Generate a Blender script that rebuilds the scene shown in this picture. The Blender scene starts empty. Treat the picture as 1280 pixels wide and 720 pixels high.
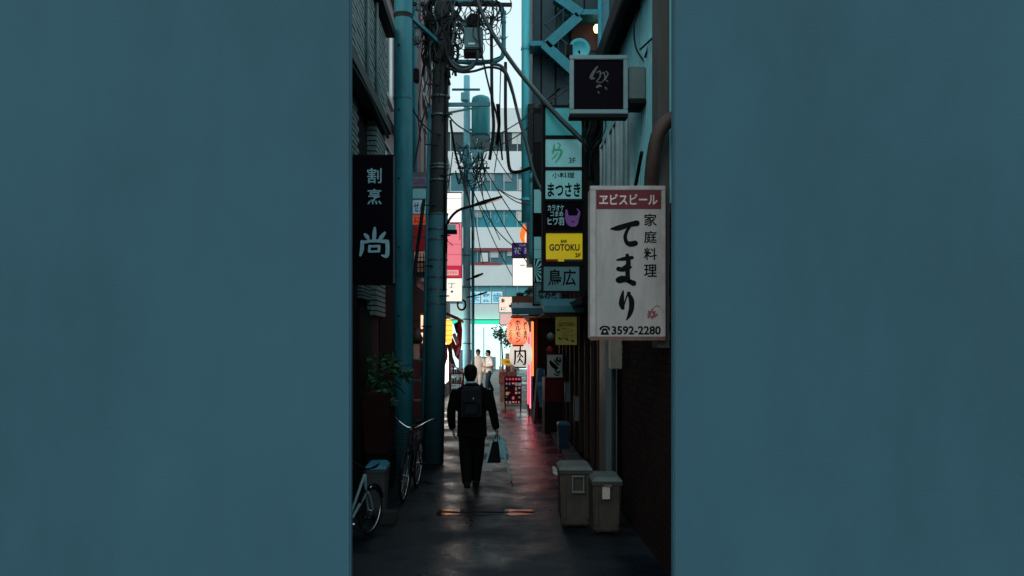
import bpy, bmesh, math, random
from mathutils import Vector, Matrix
R = math.radians
random.seed(7)
S = bpy.context.scene
COL = S.collection

# ------------------------------------------------------------------ camera, sky, sun, exposure
F, CX, CY, H = 1000.0, 618.0, 426.0, 2.06        # focal length and vanishing point in photo pixels, eye height in m
cam = bpy.data.cameras.new('camera'); co = bpy.data.objects.new('camera', cam); COL.objects.link(co)
co.location = (0, 0, H); co.rotation_euler = (R(90), 0, 0)
cam.sensor_width = 36; cam.lens = 36 * F / 1280
cam.shift_x = (640 - CX) / 1280; cam.shift_y = (CY - 360) / 1280
cam.clip_start = .05; cam.clip_end = 2000
S.camera = co

SUN_EL, SUN_AZ = 38, 200                          # overcast late afternoon, soft light from the street behind the camera
W = bpy.data.worlds.new('World'); S.world = W; W.use_nodes = True
nt = W.node_tree; nt.nodes.clear()
wo = nt.nodes.new('ShaderNodeOutputWorld'); bg = nt.nodes.new('ShaderNodeBackground')
sky = nt.nodes.new('ShaderNodeTexSky'); sky.sky_type = 'NISHITA'; sky.sun_disc = False
sky.sun_elevation = R(SUN_EL); sky.sun_rotation = R(SUN_AZ); sky.air_density = 1.6; sky.dust_density = 4
mx = nt.nodes.new('ShaderNodeMix'); mx.data_type = 'RGBA'; mx.inputs['Factor'].default_value = .82
mx.inputs['B'].default_value = (8.8, 11.2, 11.8, 1)   # even cloud cover
nt.links.new(sky.outputs[0], mx.inputs['A']); nt.links.new(mx.outputs['Result'], bg.inputs[0])
bg.inputs[1].default_value = .1
nt.links.new(bg.outputs[0], wo.inputs[0])
sl = bpy.data.lights.new('sun', 'SUN'); so = bpy.data.objects.new('sun', sl); COL.objects.link(so)
sl.energy = .5; sl.angle = R(25); sl.color = (1, .96, .9)
so.rotation_euler = (R(90 - SUN_EL), 0, R(-(SUN_AZ - 180)))
so.location = (0, -5, 20)
S.view_settings.view_transform = 'Standard'; S.view_settings.look = 'None'
S.view_settings.exposure = 0; S.view_settings.gamma = 1; S.view_settings.use_curve_mapping = False
S.cycles.use_denoising = True
S.cycles.max_bounces = 8; S.cycles.diffuse_bounces = 3; S.cycles.glossy_bounces = 4; S.cycles.transparent_max_bounces = 12
S.cycles.sample_clamp_indirect = 6

# ------------------------------------------------------------------ helpers
def lin(h):
    h = h.lstrip('#'); o = []
    for i in (0, 2, 4):
        c = int(h[i:i+2], 16) / 255
        o.append(c / 12.92 if c <= .04045 else ((c + .055) / 1.055) ** 2.4)
    return tuple(o)
MATS = {}
def M(key, col=None, rough=.6, metal=0, var=.25, scale=6, bump=.0, bscale=60, emit=None, es=0, alpha=1, trans=0, streak=0, spec=.28, rvar=.1):
    """procedural material: base colour with soft noise wear, roughness noise and fine relief"""
    if key in MATS: return MATS[key]
    if isinstance(col, str): col = lin(col)
    m = bpy.data.materials.new(key); m.use_nodes = True; MATS[key] = m
    t = m.node_tree; p = t.nodes['Principled BSDF']; L = t.links.new
    p.inputs['Metallic'].default_value = metal; p.inputs['Specular IOR Level'].default_value = spec
    tc = t.nodes.new('ShaderNodeTexCoord')
    n = t.nodes.new('ShaderNodeTexNoise'); n.inputs['Scale'].default_value = scale; n.inputs['Detail'].default_value = 8; n.inputs['Roughness'].default_value = .65
    if streak:
        mp = t.nodes.new('ShaderNodeMapping'); mp.inputs['Scale'].default_value = (1, 1, streak); L(tc.outputs['Object'], mp.inputs[0]); L(mp.outputs[0], n.inputs['Vector'])
    else: L(tc.outputs['Object'], n.inputs['Vector'])
    cr = t.nodes.new('ShaderNodeValToRGB'); cr.color_ramp.elements[0].position = .3; cr.color_ramp.elements[1].position = .7
    cr.color_ramp.elements[0].color = tuple(c * (1 - var) for c in col) + (1,)
    cr.color_ramp.elements[1].color = tuple(min(1, c * (1 + var * .7)) for c in col) + (1,)
    L(n.outputs[0], cr.inputs[0]); L(cr.outputs[0], p.inputs['Base Color'])
    mr = t.nodes.new('ShaderNodeMapRange'); mr.inputs['To Min'].default_value = max(.02, rough - rvar); mr.inputs['To Max'].default_value = min(1, rough + rvar)
    L(n.outputs[0], mr.inputs[0]); L(mr.outputs[0], p.inputs['Roughness'])
    if bump:
        b = t.nodes.new('ShaderNodeBump'); b.inputs['Strength'].default_value = bump; b.inputs['Distance'].default_value = .01
        n2 = t.nodes.new('ShaderNodeTexNoise'); n2.inputs['Scale'].default_value = bscale; n2.inputs['Detail'].default_value = 6
        L(tc.outputs['Object'], n2.inputs['Vector']); L(n2.outputs[0], b.inputs['Height']); L(b.outputs[0], p.inputs['Normal'])
    if emit is not None:
        if isinstance(emit, str): emit = lin(emit)
        p.inputs['Emission Color'].default_value = emit + (1,); p.inputs['Emission Strength'].default_value = es
    if alpha < 1: p.inputs['Alpha'].default_value = alpha
    if trans: p.inputs['Transmission Weight'].default_value = trans
    return m

ORG = {}
def org(o): return ORG.get(o.name, Vector((0, 0, 0))) if o else Vector((0, 0, 0))
def tag(o, label=None, cat=None, group=None, kind=None):
    if label: o['label'] = label
    if cat: o['category'] = cat
    if group: o['group'] = group
    if kind: o['kind'] = kind
    return o
def thing(name, label, cat, loc=(0, 0, 0), group=None):
    o = bpy.data.objects.new(name, None); COL.objects.link(o); o.empty_display_size = .1
    o.location = loc; ORG[o.name] = Vector(loc); return tag(o, label, cat, group)
def link_mesh(me, name, mat, parent, smooth=False):
    o = bpy.data.objects.new(name, me); COL.objects.link(o)
    if mat: me.materials.append(mat)
    if smooth:
        for p in me.polygons: p.use_smooth = len(p.vertices) <= 4
    if parent:
        o.parent = parent; ORG[o.name] = org(parent)
    return o
class MB:
    def __init__(s): s.v = []; s.f = []
    def add(s, vs, fs):
        k = len(s.v); s.v += [Vector(v) for v in vs]; s.f += [tuple(i + k for i in f) for f in fs]; return s
    def box(s, x0, y0, z0, x1, y1, z1):
        x0, x1 = sorted((x0, x1)); y0, y1 = sorted((y0, y1)); z0, z1 = sorted((z0, z1))
        return s.add([(x0,y0,z0),(x1,y0,z0),(x1,y1,z0),(x0,y1,z0),(x0,y0,z1),(x1,y0,z1),(x1,y1,z1),(x0,y1,z1)],
              [(3,2,1,0),(4,5,6,7),(0,1,5,4),(1,2,6,5),(2,3,7,6),(3,0,4,7)])
    def pbox(s, px0, py0, px1, py1, Y, d):
        a = P(px0, py0, Y); b = P(px1, py1, Y); return s.box(a[0], Y, a[2], b[0], Y + d, b[2])
    def obox(s, c, ax, ay, az):
        c, ax, ay, az = map(Vector, (c, ax, ay, az)); vs = []
        for dz in (-1, 1):
            for dx, dy in ((-1,-1),(1,-1),(1,1),(-1,1)): vs.append(c + ax*dx + ay*dy + az*dz)
        return s.add(vs, [(3,2,1,0),(4,5,6,7),(0,1,5,4),(1,2,6,5),(2,3,7,6),(3,0,4,7)])
    def bar(s, a, b, w, h=None, up=(0,0,1)):
        a, b = Vector(a), Vector(b); d = (b - a); u = Vector(up)
        if abs(d.normalized().dot(u)) > .98: u = Vector((0, 1, 0))
        x = d.cross(u).normalized(); z = x.cross(d).normalized()
        return s.obox((a + b) / 2, x * w / 2, d / 2, z * (h or w) / 2)
    def tube(s, pts, r, n=8, cap=True):
        pts = [Vector(p) for p in pts]; rs = r if isinstance(r, (list, tuple)) else [r] * len(pts); rings = []; k = len(s.v)
        ref = None
        for i, p in enumerate(pts):
            t = (pts[min(i+1, len(pts)-1)] - pts[max(i-1, 0)])
            t = t.normalized() if t.length > 1e-9 else Vector((0,0,1))
            if ref is None:
                ref = t.orthogonal().normalized()
            else:
                ref = ref - t * ref.dot(t); ref = ref.normalized() if ref.length > 1e-6 else t.orthogonal().normalized()
            b = t.cross(ref)
            for j in range(n):
                a = 2 * math.pi * j / n; s.v.append(p + (ref * math.cos(a) + b * math.sin(a)) * rs[i])
        for i in range(len(pts) - 1):
            for j in range(n):
                a = k + i*n + j; b2 = k + i*n + (j+1) % n; s.f.append((a, b2, b2 + n, a + n))
        if cap:
            s.f.append(tuple(k + j for j in reversed(range(n)))); s.f.append(tuple(k + (len(pts)-1)*n + j for j in range(n)))
        return s
    def lathe(s, c, prof, n=20, axis='Z', sx=1, sy=1):
        k = len(s.v); c = Vector(c)
        for r, z in prof:
            for j in range(n):
                a = 2 * math.pi * j / n
                v = (r*math.cos(a)*sx, r*math.sin(a)*sy, z)
                if axis == 'Y': v = (v[0], v[2], v[1])
                if axis == 'X': v = (v[2], v[0], v[1])
                s.v.append(c + Vector(v))
        for i in range(len(prof) - 1):
            for j in range(n):
                a = k + i*n + j; b2 = k + i*n + (j+1) % n; s.f.append((a, b2, b2 + n, a + n))
        s.f.append(tuple(k + j for j in reversed(range(n)))); s.f.append(tuple(k + (len(prof)-1)*n + j for j in range(n)))
        return s
    def loft(s, rings, n=16):
        """rings: (x, y, z, rx, ry) ellipses in horizontal planes"""
        k = len(s.v)
        for x, y, z, rx, ry in rings:
            for j in range(n):
                a = 2*math.pi*j/n; s.v.append(Vector((x + rx*math.cos(a), y + ry*math.sin(a), z)))
        for i in range(len(rings)-1):
            for j in range(n):
                a = k+i*n+j; b = k+i*n+(j+1) % n; s.f.append((a, b, b+n, a+n))
        s.f.append(tuple(k+j for j in reversed(range(n)))); s.f.append(tuple(k+(len(rings)-1)*n+j for j in range(n)))
        return s
    def prism(s, poly, y0, y1):
        """poly: list of (x,z) seen from the front, extruded from y0 back to y1"""
        n = len(poly); vs = [(x, y0, z) for x, z in poly] + [(x, y1, z) for x, z in poly]
        fs = [tuple(range(n)), tuple(reversed(range(n, 2*n)))] + [(i, i+n, (i+1) % n + n, (i+1) % n) for i in range(n)]
        return s.add(vs, fs)
    def mesh(s, name, off=Vector((0,0,0)), bevel=0):
        me = bpy.data.meshes.new(name)
        me.from_pydata([v - off for v in s.v], [], s.f)
        bm = bmesh.new(); bm.from_mesh(me)
        bmesh.ops.recalc_face_normals(bm, faces=bm.faces)
        if bevel:
            es = [e for e in bm.edges if len(e.link_faces) == 2 and e.calc_face_angle(0) > .6]
            bmesh.ops.bevel(bm, geom=es, offset=bevel, segments=2, affect='EDGES', clamp_overlap=True)
        bm.to_mesh(me); bm.free(); return me
    def build(s, name, mat, parent=None, bevel=0, smooth=False, label=None, kind=None):
        o = link_mesh(s.mesh(name, org(parent), bevel), name, mat, parent, smooth)
        if bevel and not smooth:
            pass
        if label: o['label'] = label
        if kind: o['kind'] = kind
        return o
def P(px, py, Y): return ((px - CX) * Y / F, Y, H + (CY - py) * Y / F)
def PX(px, Y): return (px - CX) * Y / F
def PZ(py, Y): return H + (CY - py) * Y / F
def structure(o): o['kind'] = 'structure'; return o
def copy_tree(o, loc=None, parent=None):
    c = o.copy(); COL.objects.link(c); c.parent = parent
    if loc is not None: c.location = loc
    for ch in list(o.children): copy_tree(ch, None, c)
    return c
def catmull(pts, n=6):
    pts = [Vector(p) for p in pts]; out = []
    for i in range(len(pts) - 1):
        p0 = pts[max(i-1, 0)]; p1 = pts[i]; p2 = pts[i+1]; p3 = pts[min(i+2, len(pts)-1)]
        for k in range(n):
            t = k / n
            out.append(.5*((2*p1) + (p2-p0)*t + (2*p0-5*p1+4*p2-p3)*t*t + (3*p1-p0-3*p2+p3)*t**3))
    out.append(pts[-1]); return out

TC = {}
def text_geo(body, bold=0):
    k = (body, bold)
    if k not in TC:
        c = bpy.data.curves.new('lettering', 'FONT'); c.body = body; c.resolution_u = 3; c.offset = bold; c.align_x = 'CENTER'; c.space_line = .9
        o = bpy.data.objects.new('lettering_tmp', c); COL.objects.link(o)
        dg = bpy.context.evaluated_depsgraph_get(); e = o.evaluated_get(dg); me = e.to_mesh()
        vs = [v.co.copy() for v in me.vertices]; fs = [tuple(p.vertices) for p in me.polygons]
        e.to_mesh_clear(); bpy.data.objects.remove(o); bpy.data.curves.remove(c)
        TC[k] = (vs, fs)
    return TC[k]
def T(parent, body, px0, py0, px1, py1, Y, mat, bold=.01, warp=None, name='lettering'):
    """lettering fitted into a rectangle, lying on the plane Y (facing the street behind the camera)"""
    vs, fs = text_geo(body, bold)
    if not vs: return None
    x0 = min(v.x for v in vs); x1 = max(v.x for v in vs); y0 = min(v.y for v in vs); y1 = max(v.y for v in vs)
    a = P(px0, py0, Y); b = P(px1, py1, Y)
    mb = MB(); out = []
    for v in vs:
        x = a[0] + (v.x - x0) / max(1e-6, x1 - x0) * (b[0] - a[0]); z = b[2] + (v.y - y0) / max(1e-6, y1 - y0) * (a[2] - b[2])
        out.append(Vector((x, Y, z)) if warp is None else warp(x, z))
    mb.add(out, fs)
    me = bpy.data.meshes.new(name); me.from_pydata([v - org(parent) for v in mb.v], [], mb.f)
    return link_mesh(me, name, mat, parent)
def TX(parent, body, y0, z0, y1, z1, X, mat, bold=.01, flip=False):
    """lettering on a wall plane X"""
    vs, fs = text_geo(body, bold)
    x0 = min(v.x for v in vs); x1 = max(v.x for v in vs); a0 = min(v.y for v in vs); a1 = max(v.y for v in vs)
    out = [Vector((X, y0 + (v.x-x0)/(x1-x0)*(y1-y0), z0 + (v.y-a0)/(a1-a0)*(z1-z0))) for v in vs]
    me = bpy.data.meshes.new('lettering'); me.from_pydata([v - org(parent) for v in out], [], fs)
    return link_mesh(me, 'lettering', mat, parent)
def brush(mb, pts, ws, Y, n=7):
    """one brush stroke: pixel polyline with widths (pixels)"""
    q = catmull([(x, y, w) for (x, y), w in zip(pts, ws)], n)
    k = len(mb.v); m = len(q)
    for i, p in enumerate(q):
        t = q[min(i+1, m-1)] - q[max(i-1, 0)]; t = Vector((t.x, t.y)).normalized(); nx, ny = -t.y, t.x; w = max(.15, p.z) / 2
        mb.v.append(Vector(P(p.x + nx*w, p.y + ny*w, Y))); mb.v.append(Vector(P(p.x - nx*w, p.y - ny*w, Y)))
    for i in range(m - 1): mb.f.append((k+2*i, k+2*i+1, k+2*i+3, k+2*i+2))
    for e, d in ((0, -1), (m-1, 1)):     # round ends
        p = q[e]; w = max(.15, p.z) / 2; c = len(mb.v); mb.v.append(Vector(P(p.x, p.y, Y - .0004)))
        for j in range(10): mb.v.append(Vector(P(p.x + w*math.cos(j*.6283), p.y + w*math.sin(j*.6283), Y - .0004)))
        for j in range(10): mb.f.append((c, c+1+j, c+1+(j+1) % 10))
def flat(mb, name, mat, parent):
    me = bpy.data.meshes.new(name); me.from_pydata([v - org(parent) for v in mb.v], [], mb.f); return link_mesh(me, name, mat, parent)

# ------------------------------------------------------------------ common materials
m_side = M('side_fill_blue_grey', (.041, .112, .153), .85, var=.2, scale=.35, bump=.3, bscale=70, streak=.45, spec=.2)
m_black = M('black_paint', (.005, .006, .007), .6, var=.4, spec=.08)
m_dark = M('dark_metal', (.011, .015, .018), .55, var=.4, spec=.15)
m_dwood = M('dark_timber', (.014, .009, .007), .65, var=.4, streak=.1, scale=14, spec=.2)
m_cable = M('black_cable', (.006, .008, .010), .6, var=.3, spec=.2)
m_cable2 = M('grey_cable', (.05, .10, .115), .5, var=.3)
m_alu = M('aluminium', (.36, .44, .46), .4, metal=.35, var=.2)
m_chrome = M('chrome', (.7, .74, .75), .15, metal=1, var=.1)
m_teal = M('teal_galvanised_steel', (.020, .170, .215), .5, var=.35, scale=5, bump=.08, bscale=40, streak=.25)
m_teal_l = M('pale_teal_steel', (.06, .44, .52), .5, var=.25, scale=5, streak=.3)
m_ink = M('black_ink', (.004, .004, .005), .7, var=.1, spec=.04)
m_white = M('white_paint', (.72, .76, .76), .5, var=.12)
m_conc = M('concrete', (.20, .22, .22), .8, var=.3, bump=.2)

# ------------------------------------------------------------------ the setting: ground, alley surface, gutter
def wet_material(key, c0, c1, r0, r1, bump=.12, spec=.27):
    m = bpy.data.materials.new(key); m.use_nodes = True; t = m.node_tree; p = t.nodes['Principled BSDF']; L = t.links.new; p.inputs['Specular IOR Level'].default_value = spec
    tc = t.nodes.new('ShaderNodeTexCoord')
    n = t.nodes.new('ShaderNodeTexNoise'); n.inputs['Scale'].default_value = 1.1; n.inputs['Detail'].default_value = 7; n.inputs['Roughness'].default_value = .6
    L(tc.outputs['Object'], n.inputs['Vector'])
    n2 = t.nodes.new('ShaderNodeTexNoise'); n2.inputs['Scale'].default_value = 70; n2.inputs['Detail'].default_value = 5; L(tc.outputs['Object'], n2.inputs['Vector'])
    mx = t.nodes.new('ShaderNodeMix'); mx.data_type = 'FLOAT'; mx.inputs['Factor'].default_value = .25; L(n.outputs[0], mx.inputs['A']); L(n2.outputs[0], mx.inputs['B'])
    cr = t.nodes.new('ShaderNodeValToRGB'); cr.color_ramp.elements[0].position = .35; cr.color_ramp.elements[1].position = .68
    cr.color_ramp.elements[0].color = c0 + (1,); cr.color_ramp.elements[1].color = c1 + (1,); L(mx.outputs[0], cr.inputs[0]); L(cr.outputs[0], p.inputs['Base Color'])
    r = t.nodes.new('ShaderNodeMapRange'); r.inputs['From Min'].default_value = .38; r.inputs['From Max'].default_value = .62; r.inputs['To Min'].default_value = r0; r.inputs['To Max'].default_value = r1
    L(n.outputs[0], r.inputs[0]); L(r.outputs[0], p.inputs['Roughness'])
    b = t.nodes.new('ShaderNodeBump'); b.inputs['Strength'].default_value = bump; b.inputs['Distance'].default_value = .01; L(n2.outputs[0], b.inputs['Height']); L(b.outputs[0], p.inputs['Normal'])
    MATS[key] = m; return m
m_asph = wet_material('wet_dark_asphalt', (.0014, .0036, .0065), (.0042, .0090, .0150), .24, .66, .35, .25)
m_red = wet_material('red_glow_ground', (.040, .008, .018), (.125, .022, .048), .13, .36, .35, .5)  # red reflection of lanterns and signs put into the base colour
def fade_edge(m, x0, x1, y0, y1):
    # red lamplight painted on the ground fades out towards its near and inner edges
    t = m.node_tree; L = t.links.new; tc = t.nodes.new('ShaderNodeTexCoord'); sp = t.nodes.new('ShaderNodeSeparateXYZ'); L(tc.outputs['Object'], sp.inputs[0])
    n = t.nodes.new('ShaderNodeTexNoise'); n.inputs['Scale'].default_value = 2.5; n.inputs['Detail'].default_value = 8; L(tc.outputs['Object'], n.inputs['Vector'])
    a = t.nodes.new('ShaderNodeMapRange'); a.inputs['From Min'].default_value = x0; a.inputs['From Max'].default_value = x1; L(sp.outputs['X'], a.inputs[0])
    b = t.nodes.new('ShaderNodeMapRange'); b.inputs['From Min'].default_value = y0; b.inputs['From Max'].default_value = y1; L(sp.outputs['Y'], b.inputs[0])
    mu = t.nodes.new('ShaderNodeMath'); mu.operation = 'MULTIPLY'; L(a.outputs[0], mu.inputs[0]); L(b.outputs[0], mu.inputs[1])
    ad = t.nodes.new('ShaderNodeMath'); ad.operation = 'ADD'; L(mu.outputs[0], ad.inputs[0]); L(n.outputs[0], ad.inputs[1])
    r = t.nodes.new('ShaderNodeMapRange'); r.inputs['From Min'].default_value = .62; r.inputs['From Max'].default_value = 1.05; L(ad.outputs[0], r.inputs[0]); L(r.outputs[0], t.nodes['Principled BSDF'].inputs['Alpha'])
fade_edge(m_red, -.05, .5, 9.6, 14)
m_tan = wet_material('pale_paving', (.10, .095, .09), (.2, .18, .165), .4, .7, .2)

structure(MB().add([(-90,-60,0),(90,-60,0),(90,110,0),(-90,110,0)], [(0,1,2,3)]).build('ground', m_asph))
structure(MB().add([(-1.75,24,.004),(1.24,24,.004),(1.24,52,.004),(-1.75,52,.004)], [(0,1,2,3)]).build('pale_pavement', m_tan))
structure(MB().add([(-.05,9.8,.004),(1.22,9.8,.004),(1.22,24,.004),(-.05,24,.004)], [(0,1,2,3)]).build('red_glow_sheet', m_red))  # sheet coloured like red lamplight reflected on the wet ground
# gutter slabs along the right-hand side
gut = thing('gutter', 'row of dark concrete gutter slabs along the brick wall', 'gutter', (1.24, 8, 0)); 
y = 9.9; k = 0
sl_mesh = None
while y < 24:
    mb = MB(); mb.box(1.235, y, 0, 1.50, y + .585, .05 + .006 * (k % 2)); mb.build('slab', M('gutter_concrete', (.045, .047, .05), .75, var=.3, spec=.25) if k % 3 else M('concrete_damp', (.03, .032, .035), .6, var=.3, spec=.25), gut, bevel=.008); y += .6; k += 1
# drain channel across the alley: long shallow steel cover
m_drain = M('water_film', (.005, .006, .007), .13, var=.2, rvar=.06, bump=.10, bscale=30, spec=.4)
m_drain_dry = M('damp_cover', (.006, .006, .007), .5, var=.3, bump=.2, bscale=60, spec=.25)
dr = thing('drain_channel', 'narrow wet drain cover laid across the dark asphalt', 'drain', (0, 9.6, 0))
for a, b in ((546, 578), (578.5, 630), (630.5, 668)):
    a, b = PX(a, 9.6), PX(b, 9.6); n = 10
    for y0, y1 in ((9.42, 9.575), (9.605, 9.80)):
        mb = MB(); MBv = []
        for i in range(n + 1):
            x = a + (b - a) * i / n; e = .35 + .65*math.sin(x*7.0 + y0*5)**2 if 0 < i < n else .05
            MBv += [(x, (y0 + y1)/2 - (y1 - y0)/2*e, .005), (x, (y0 + y1)/2 + (y1 - y0)/2*e, .005)]
        mb.add(MBv, [(2*i, 2*i+2, 2*i+3, 2*i+1) for i in range(n)]); mb.build('wet_cover' if abs(a + b) > .35 else 'dry_cover', m_drain if abs(a + b) > .35 else m_drain_dry, dr)
MB().box(PX(546, 9.6), 9.58, .0, PX(668, 9.6), 9.60, .007).build('slot', m_black, dr)
# small white dash of paint by the man's feet
tag(MB().add([P(603,590,12.6)[:2]+(.005,),P(615,587,12.6)[:2]+(.005,),P(615.5,587,12.75)[:2]+(.005,),P(603.5,590,12.75)[:2]+(.005,)], [(0,1,2,3)]).build('painted_mark', M('worn_road_paint', (.35,.4,.42), .6, var=.5, scale=30)), 'short worn white paint mark on wet asphalt', 'road marking')

# ------------------------------------------------------------------ walls added to fill the blank side margins of the view
def side_fill(x0, x1, label):
    b = thing('side_fill', label, 'building', ((x0+x1)/2, 6.6, 0))
    MB().box(x0, 6.6, 0, x1, 6.70, 6.4).build('front_wall', m_side, b, bevel=.012)
    MB().box(*((-9, 6.703, 0, -2.2, 8.05, 6.3) if x0 < 0 else (4.1, 6.703, 0, 10, 10.5, 6.3))).build('rear_wall', m_side, b)
    MB().box(x0 - .03, 6.55, 6.4, x1 + .03, 6.75, 6.52).build('coping', m_conc, b)
    MB().box(x0 + .02, 6.57, 0, x1 - .02, 6.6, .08).build('plinth', m_conc, b)
    return b
XL, XR = PX(438, 6.6), PX(842, 6.6)
side_fill(-9, XL, 'added plain blue-grey wall filling the left margin beside the vertical black sign')
side_fill(XR, 10, 'added plain blue-grey wall filling the right margin beside the white beer sign')

# ------------------------------------------------------------------ left: tiled building
m_tile = M('grey_green_tile', (.115, .175, .180), .45, var=.35, scale=9, rvar=.15)
m_grout = M('dark_grout', (.012, .016, .018), .9, var=.3)
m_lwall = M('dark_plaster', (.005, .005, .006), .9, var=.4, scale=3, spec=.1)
WL = -1.78
tb = thing('tiled_building', 'dark two-storey building faced with narrow grey-green tiles', 'building', (-3, 10, 0))
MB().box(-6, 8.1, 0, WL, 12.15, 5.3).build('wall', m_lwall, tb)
up = MB().box(-6, 8.1, 5.32, -1.62, 12.02, 6.62).build('upper_storey', m_grout, tb)
mb = MB(); row = 0; z = 5.36
while z < 6.58:
    y = 8.2 - (.11 if row % 2 else 0)
    while y < 12.0:
        d = random.uniform(.008, .016); mb.box(-1.62, y, z, -1.62 + d, min(y + .215, 12.015), z + .054); y += .226
    z += .072; row += 1
t = mb.build('wall_tiles', m_tile, up); t['kind'] = 'stuff'
MB().box(-6, 8.1, 6.64, -1.5, 12.1, 6.78).build('eave', m_dark, tb)
MB().box(-1.74, 8.1, 5.16, -1.55, 12.05, 5.3).build('ledge', M('ledge_grey', (.03,.045,.05), .7), tb)
pier = MB().box(-1.9, 11.2, 2.4, -1.66, 12.1, 5.15).build('pier', m_grout, tb)
mb = MB(); z = 2.42; row = 0
while z < 5.1:
    for i in range(3):
        xx = -2.15 + i * .17 + (.08 if row % 2 else 0)
        mb.box(max(xx, -1.9), 11.185, z, min(xx + .16, -1.66), 11.2, z + .054)
    y = 11.2 - (.11 if row % 2 else 0)
    while y < 12.08:
        mb.box(-1.66, max(y, 11.2), z, -1.648, min(y + .215, 12.1), z + .054); y += .226
    z += .072; row += 1
t = mb.build('pier_tiles', m_tile, pier); t['kind'] = 'stuff'
mb = MB(); z = 3.2; row = 0
while z < 5.1:
    y = 8.2 - (.11 if row % 2 else 0)
    while y < 10.3:
        mb.box(WL, y, z, WL + random.uniform(.008,.014), y + .215, z + .054); y += .226
    z += .072; row += 1
t = mb.build('wall_tiles', m_tile, tb); t['kind'] = 'stuff'
for yy, zz0, zz1 in ((9.95, 5.36, 6.6), (10.75, 5.36, 6.6)):
    mb = MB(); mb.tube([(-1.58, yy, zz0 - .2), (-1.58, yy, zz1)], .022, 8); mb.build('conduit', M('conduit_grey', (.09,.15,.16), .5), tb, smooth=True)
# dark doorway shutter with slats above it
for k in range(9):
    MB().box(WL, 10.4, 2.62 + k*.045, WL + .06, 12.0, 2.65 + k*.045).build('louvre_slat', M('louvre', (.10,.14,.15), .5), tb)
MB().box(WL, 10.3, 0, WL + .04, 12.05, 2.5).build('shutter', M('brown_shutter', (.007,.004,.004), .7, spec=.1), tb)
MB().box(-1.74, 8.2, 5.05, -1.6, 8.9, 5.16).build('bracket', m_dark, tb)
mb = MB(); mb.tube([(-1.6, 8.2, 5.1), (-1.58, 10, 5.14), (-1.6, 12, 5.12)], .03, 8); mb.build('conduit', m_dark, tb, smooth=True)

# vertical black sign with pale characters
m_dimface = M('black_sign_face', (.004, .0035, .007), .7, var=.2, spec=.03)
m_pale = M('pale_blue_lettering', (.26, .47, .56), .5, var=.12)
def bracket(parent, a, b, r=.014, mat=None):
    mb = MB(); mb.tube([a, b], r, 8); return mb.build('bracket', mat or m_dark, parent)
YS = 9.0
s = thing('projecting_sign', 'tall black sign with pale blue vertical characters on the tiled building', 'sign', P(466, 357, YS))
MB().pbox(434, 193, 494, 356, YS, .10).build('housing', m_black, s, bevel=.006)
pn = MB().pbox(436, 195, 491, 354, YS - .006, .006).build('panel', m_dimface, s)
MB().pbox(491.3, 195, 493.8, 354, YS - .010, .010).build('edge_trim', M('blue_edge', (.03,.07,.09), .4), s)
T(pn, '割', 459, 210, 477, 229, YS - .011, m_pale, .012); T(pn, '烹', 459, 236, 477, 255.5, YS - .011, m_pale, .012)
mb = MB(); YY = YS - .011     # big brush character
brush(mb, [(468.5,285),(468,292),(467.5,301)], [3,5,4.5], YY)
brush(mb, [(456,293),(459,296),(461,300)], [3,5,2], YY)
brush(mb, [(481,291),(477,296),(473,301)], [3,5,2], YY-.0005)
brush(mb, [(452.5,302),(452.5,311),(450.5,319)], [4,5,3], YY-.001)
brush(mb, [(453,303),(467,301),(484,302)], [4,3.5,5], YY-.0015)
brush(mb, [(484,302),(484.5,312),(483,320),(477,319)], [5,5,5,1.5], YY-.002)
brush(mb, [(462,307.5),(461.5,314)], [3.4,3.4], YY-.0025); brush(mb, [(462,308),(474,307.5)], [2.8,3.2], YY-.003)
brush(mb, [(474,308),(473.5,314)], [3.4,3.4], YY-.0035); brush(mb, [(462,314.5),(473.5,314)], [2.8,2.8], YY-.004)
flat(mb, 'lettering', m_pale, pn)
for zz in (PZ(215, YS), PZ(335, YS)): bracket(s, (WL, YS + .05, zz), (PX(438, YS), YS + .05, zz))

# ------------------------------------------------------------------ left: tall pinkish building and the blocks behind it
m_pink = M('pinkish_tile_wall', (.26, .19, .195), .7, var=.2, scale=3)
m_glassd = M('dark_window_glass', (.02, .05, .06), .12, var=.3)
pb_ = thing('pink_building', 'tall pinkish tiled building behind the utility poles', 'building', (-4, 17, 0))
MB().box(-7, 12.3, 0, -1.80, 24.5, 12.9).build('wall', m_pink, pb_)
MB().box(-1.80, 12.3, 0, -1.76, 24.4, 3.3).build('shopfront', m_lwall, pb_)
for fl in range(4):
    z0 = 3.9 + fl * 2.25
    for i in range(6):
        y0 = 12.9 + i * 1.9
        w = MB().box(-1.80, y0, z0, -1.785, y0 + 1.1, z0 + 1.35).build('window', m_glassd, pb_)
        fm = MB(); fm.box(-1.80, y0 - .05, z0 - .07, -1.75, y0 + 1.15, z0).box(-1.80, y0 - .05, z0 + 1.35, -1.76, y0 + 1.15, z0 + 1.41).box(-1.80, y0 + .53, z0, -1.765, y0 + .57, z0 + 1.35)
        fm.build('window_frame', m_alu, w)
    MB().box(-1.80, 12.35, z0 - .42, -1.72, 24.4, z0 - .30).build('floor_band', m_conc, pb_)
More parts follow.
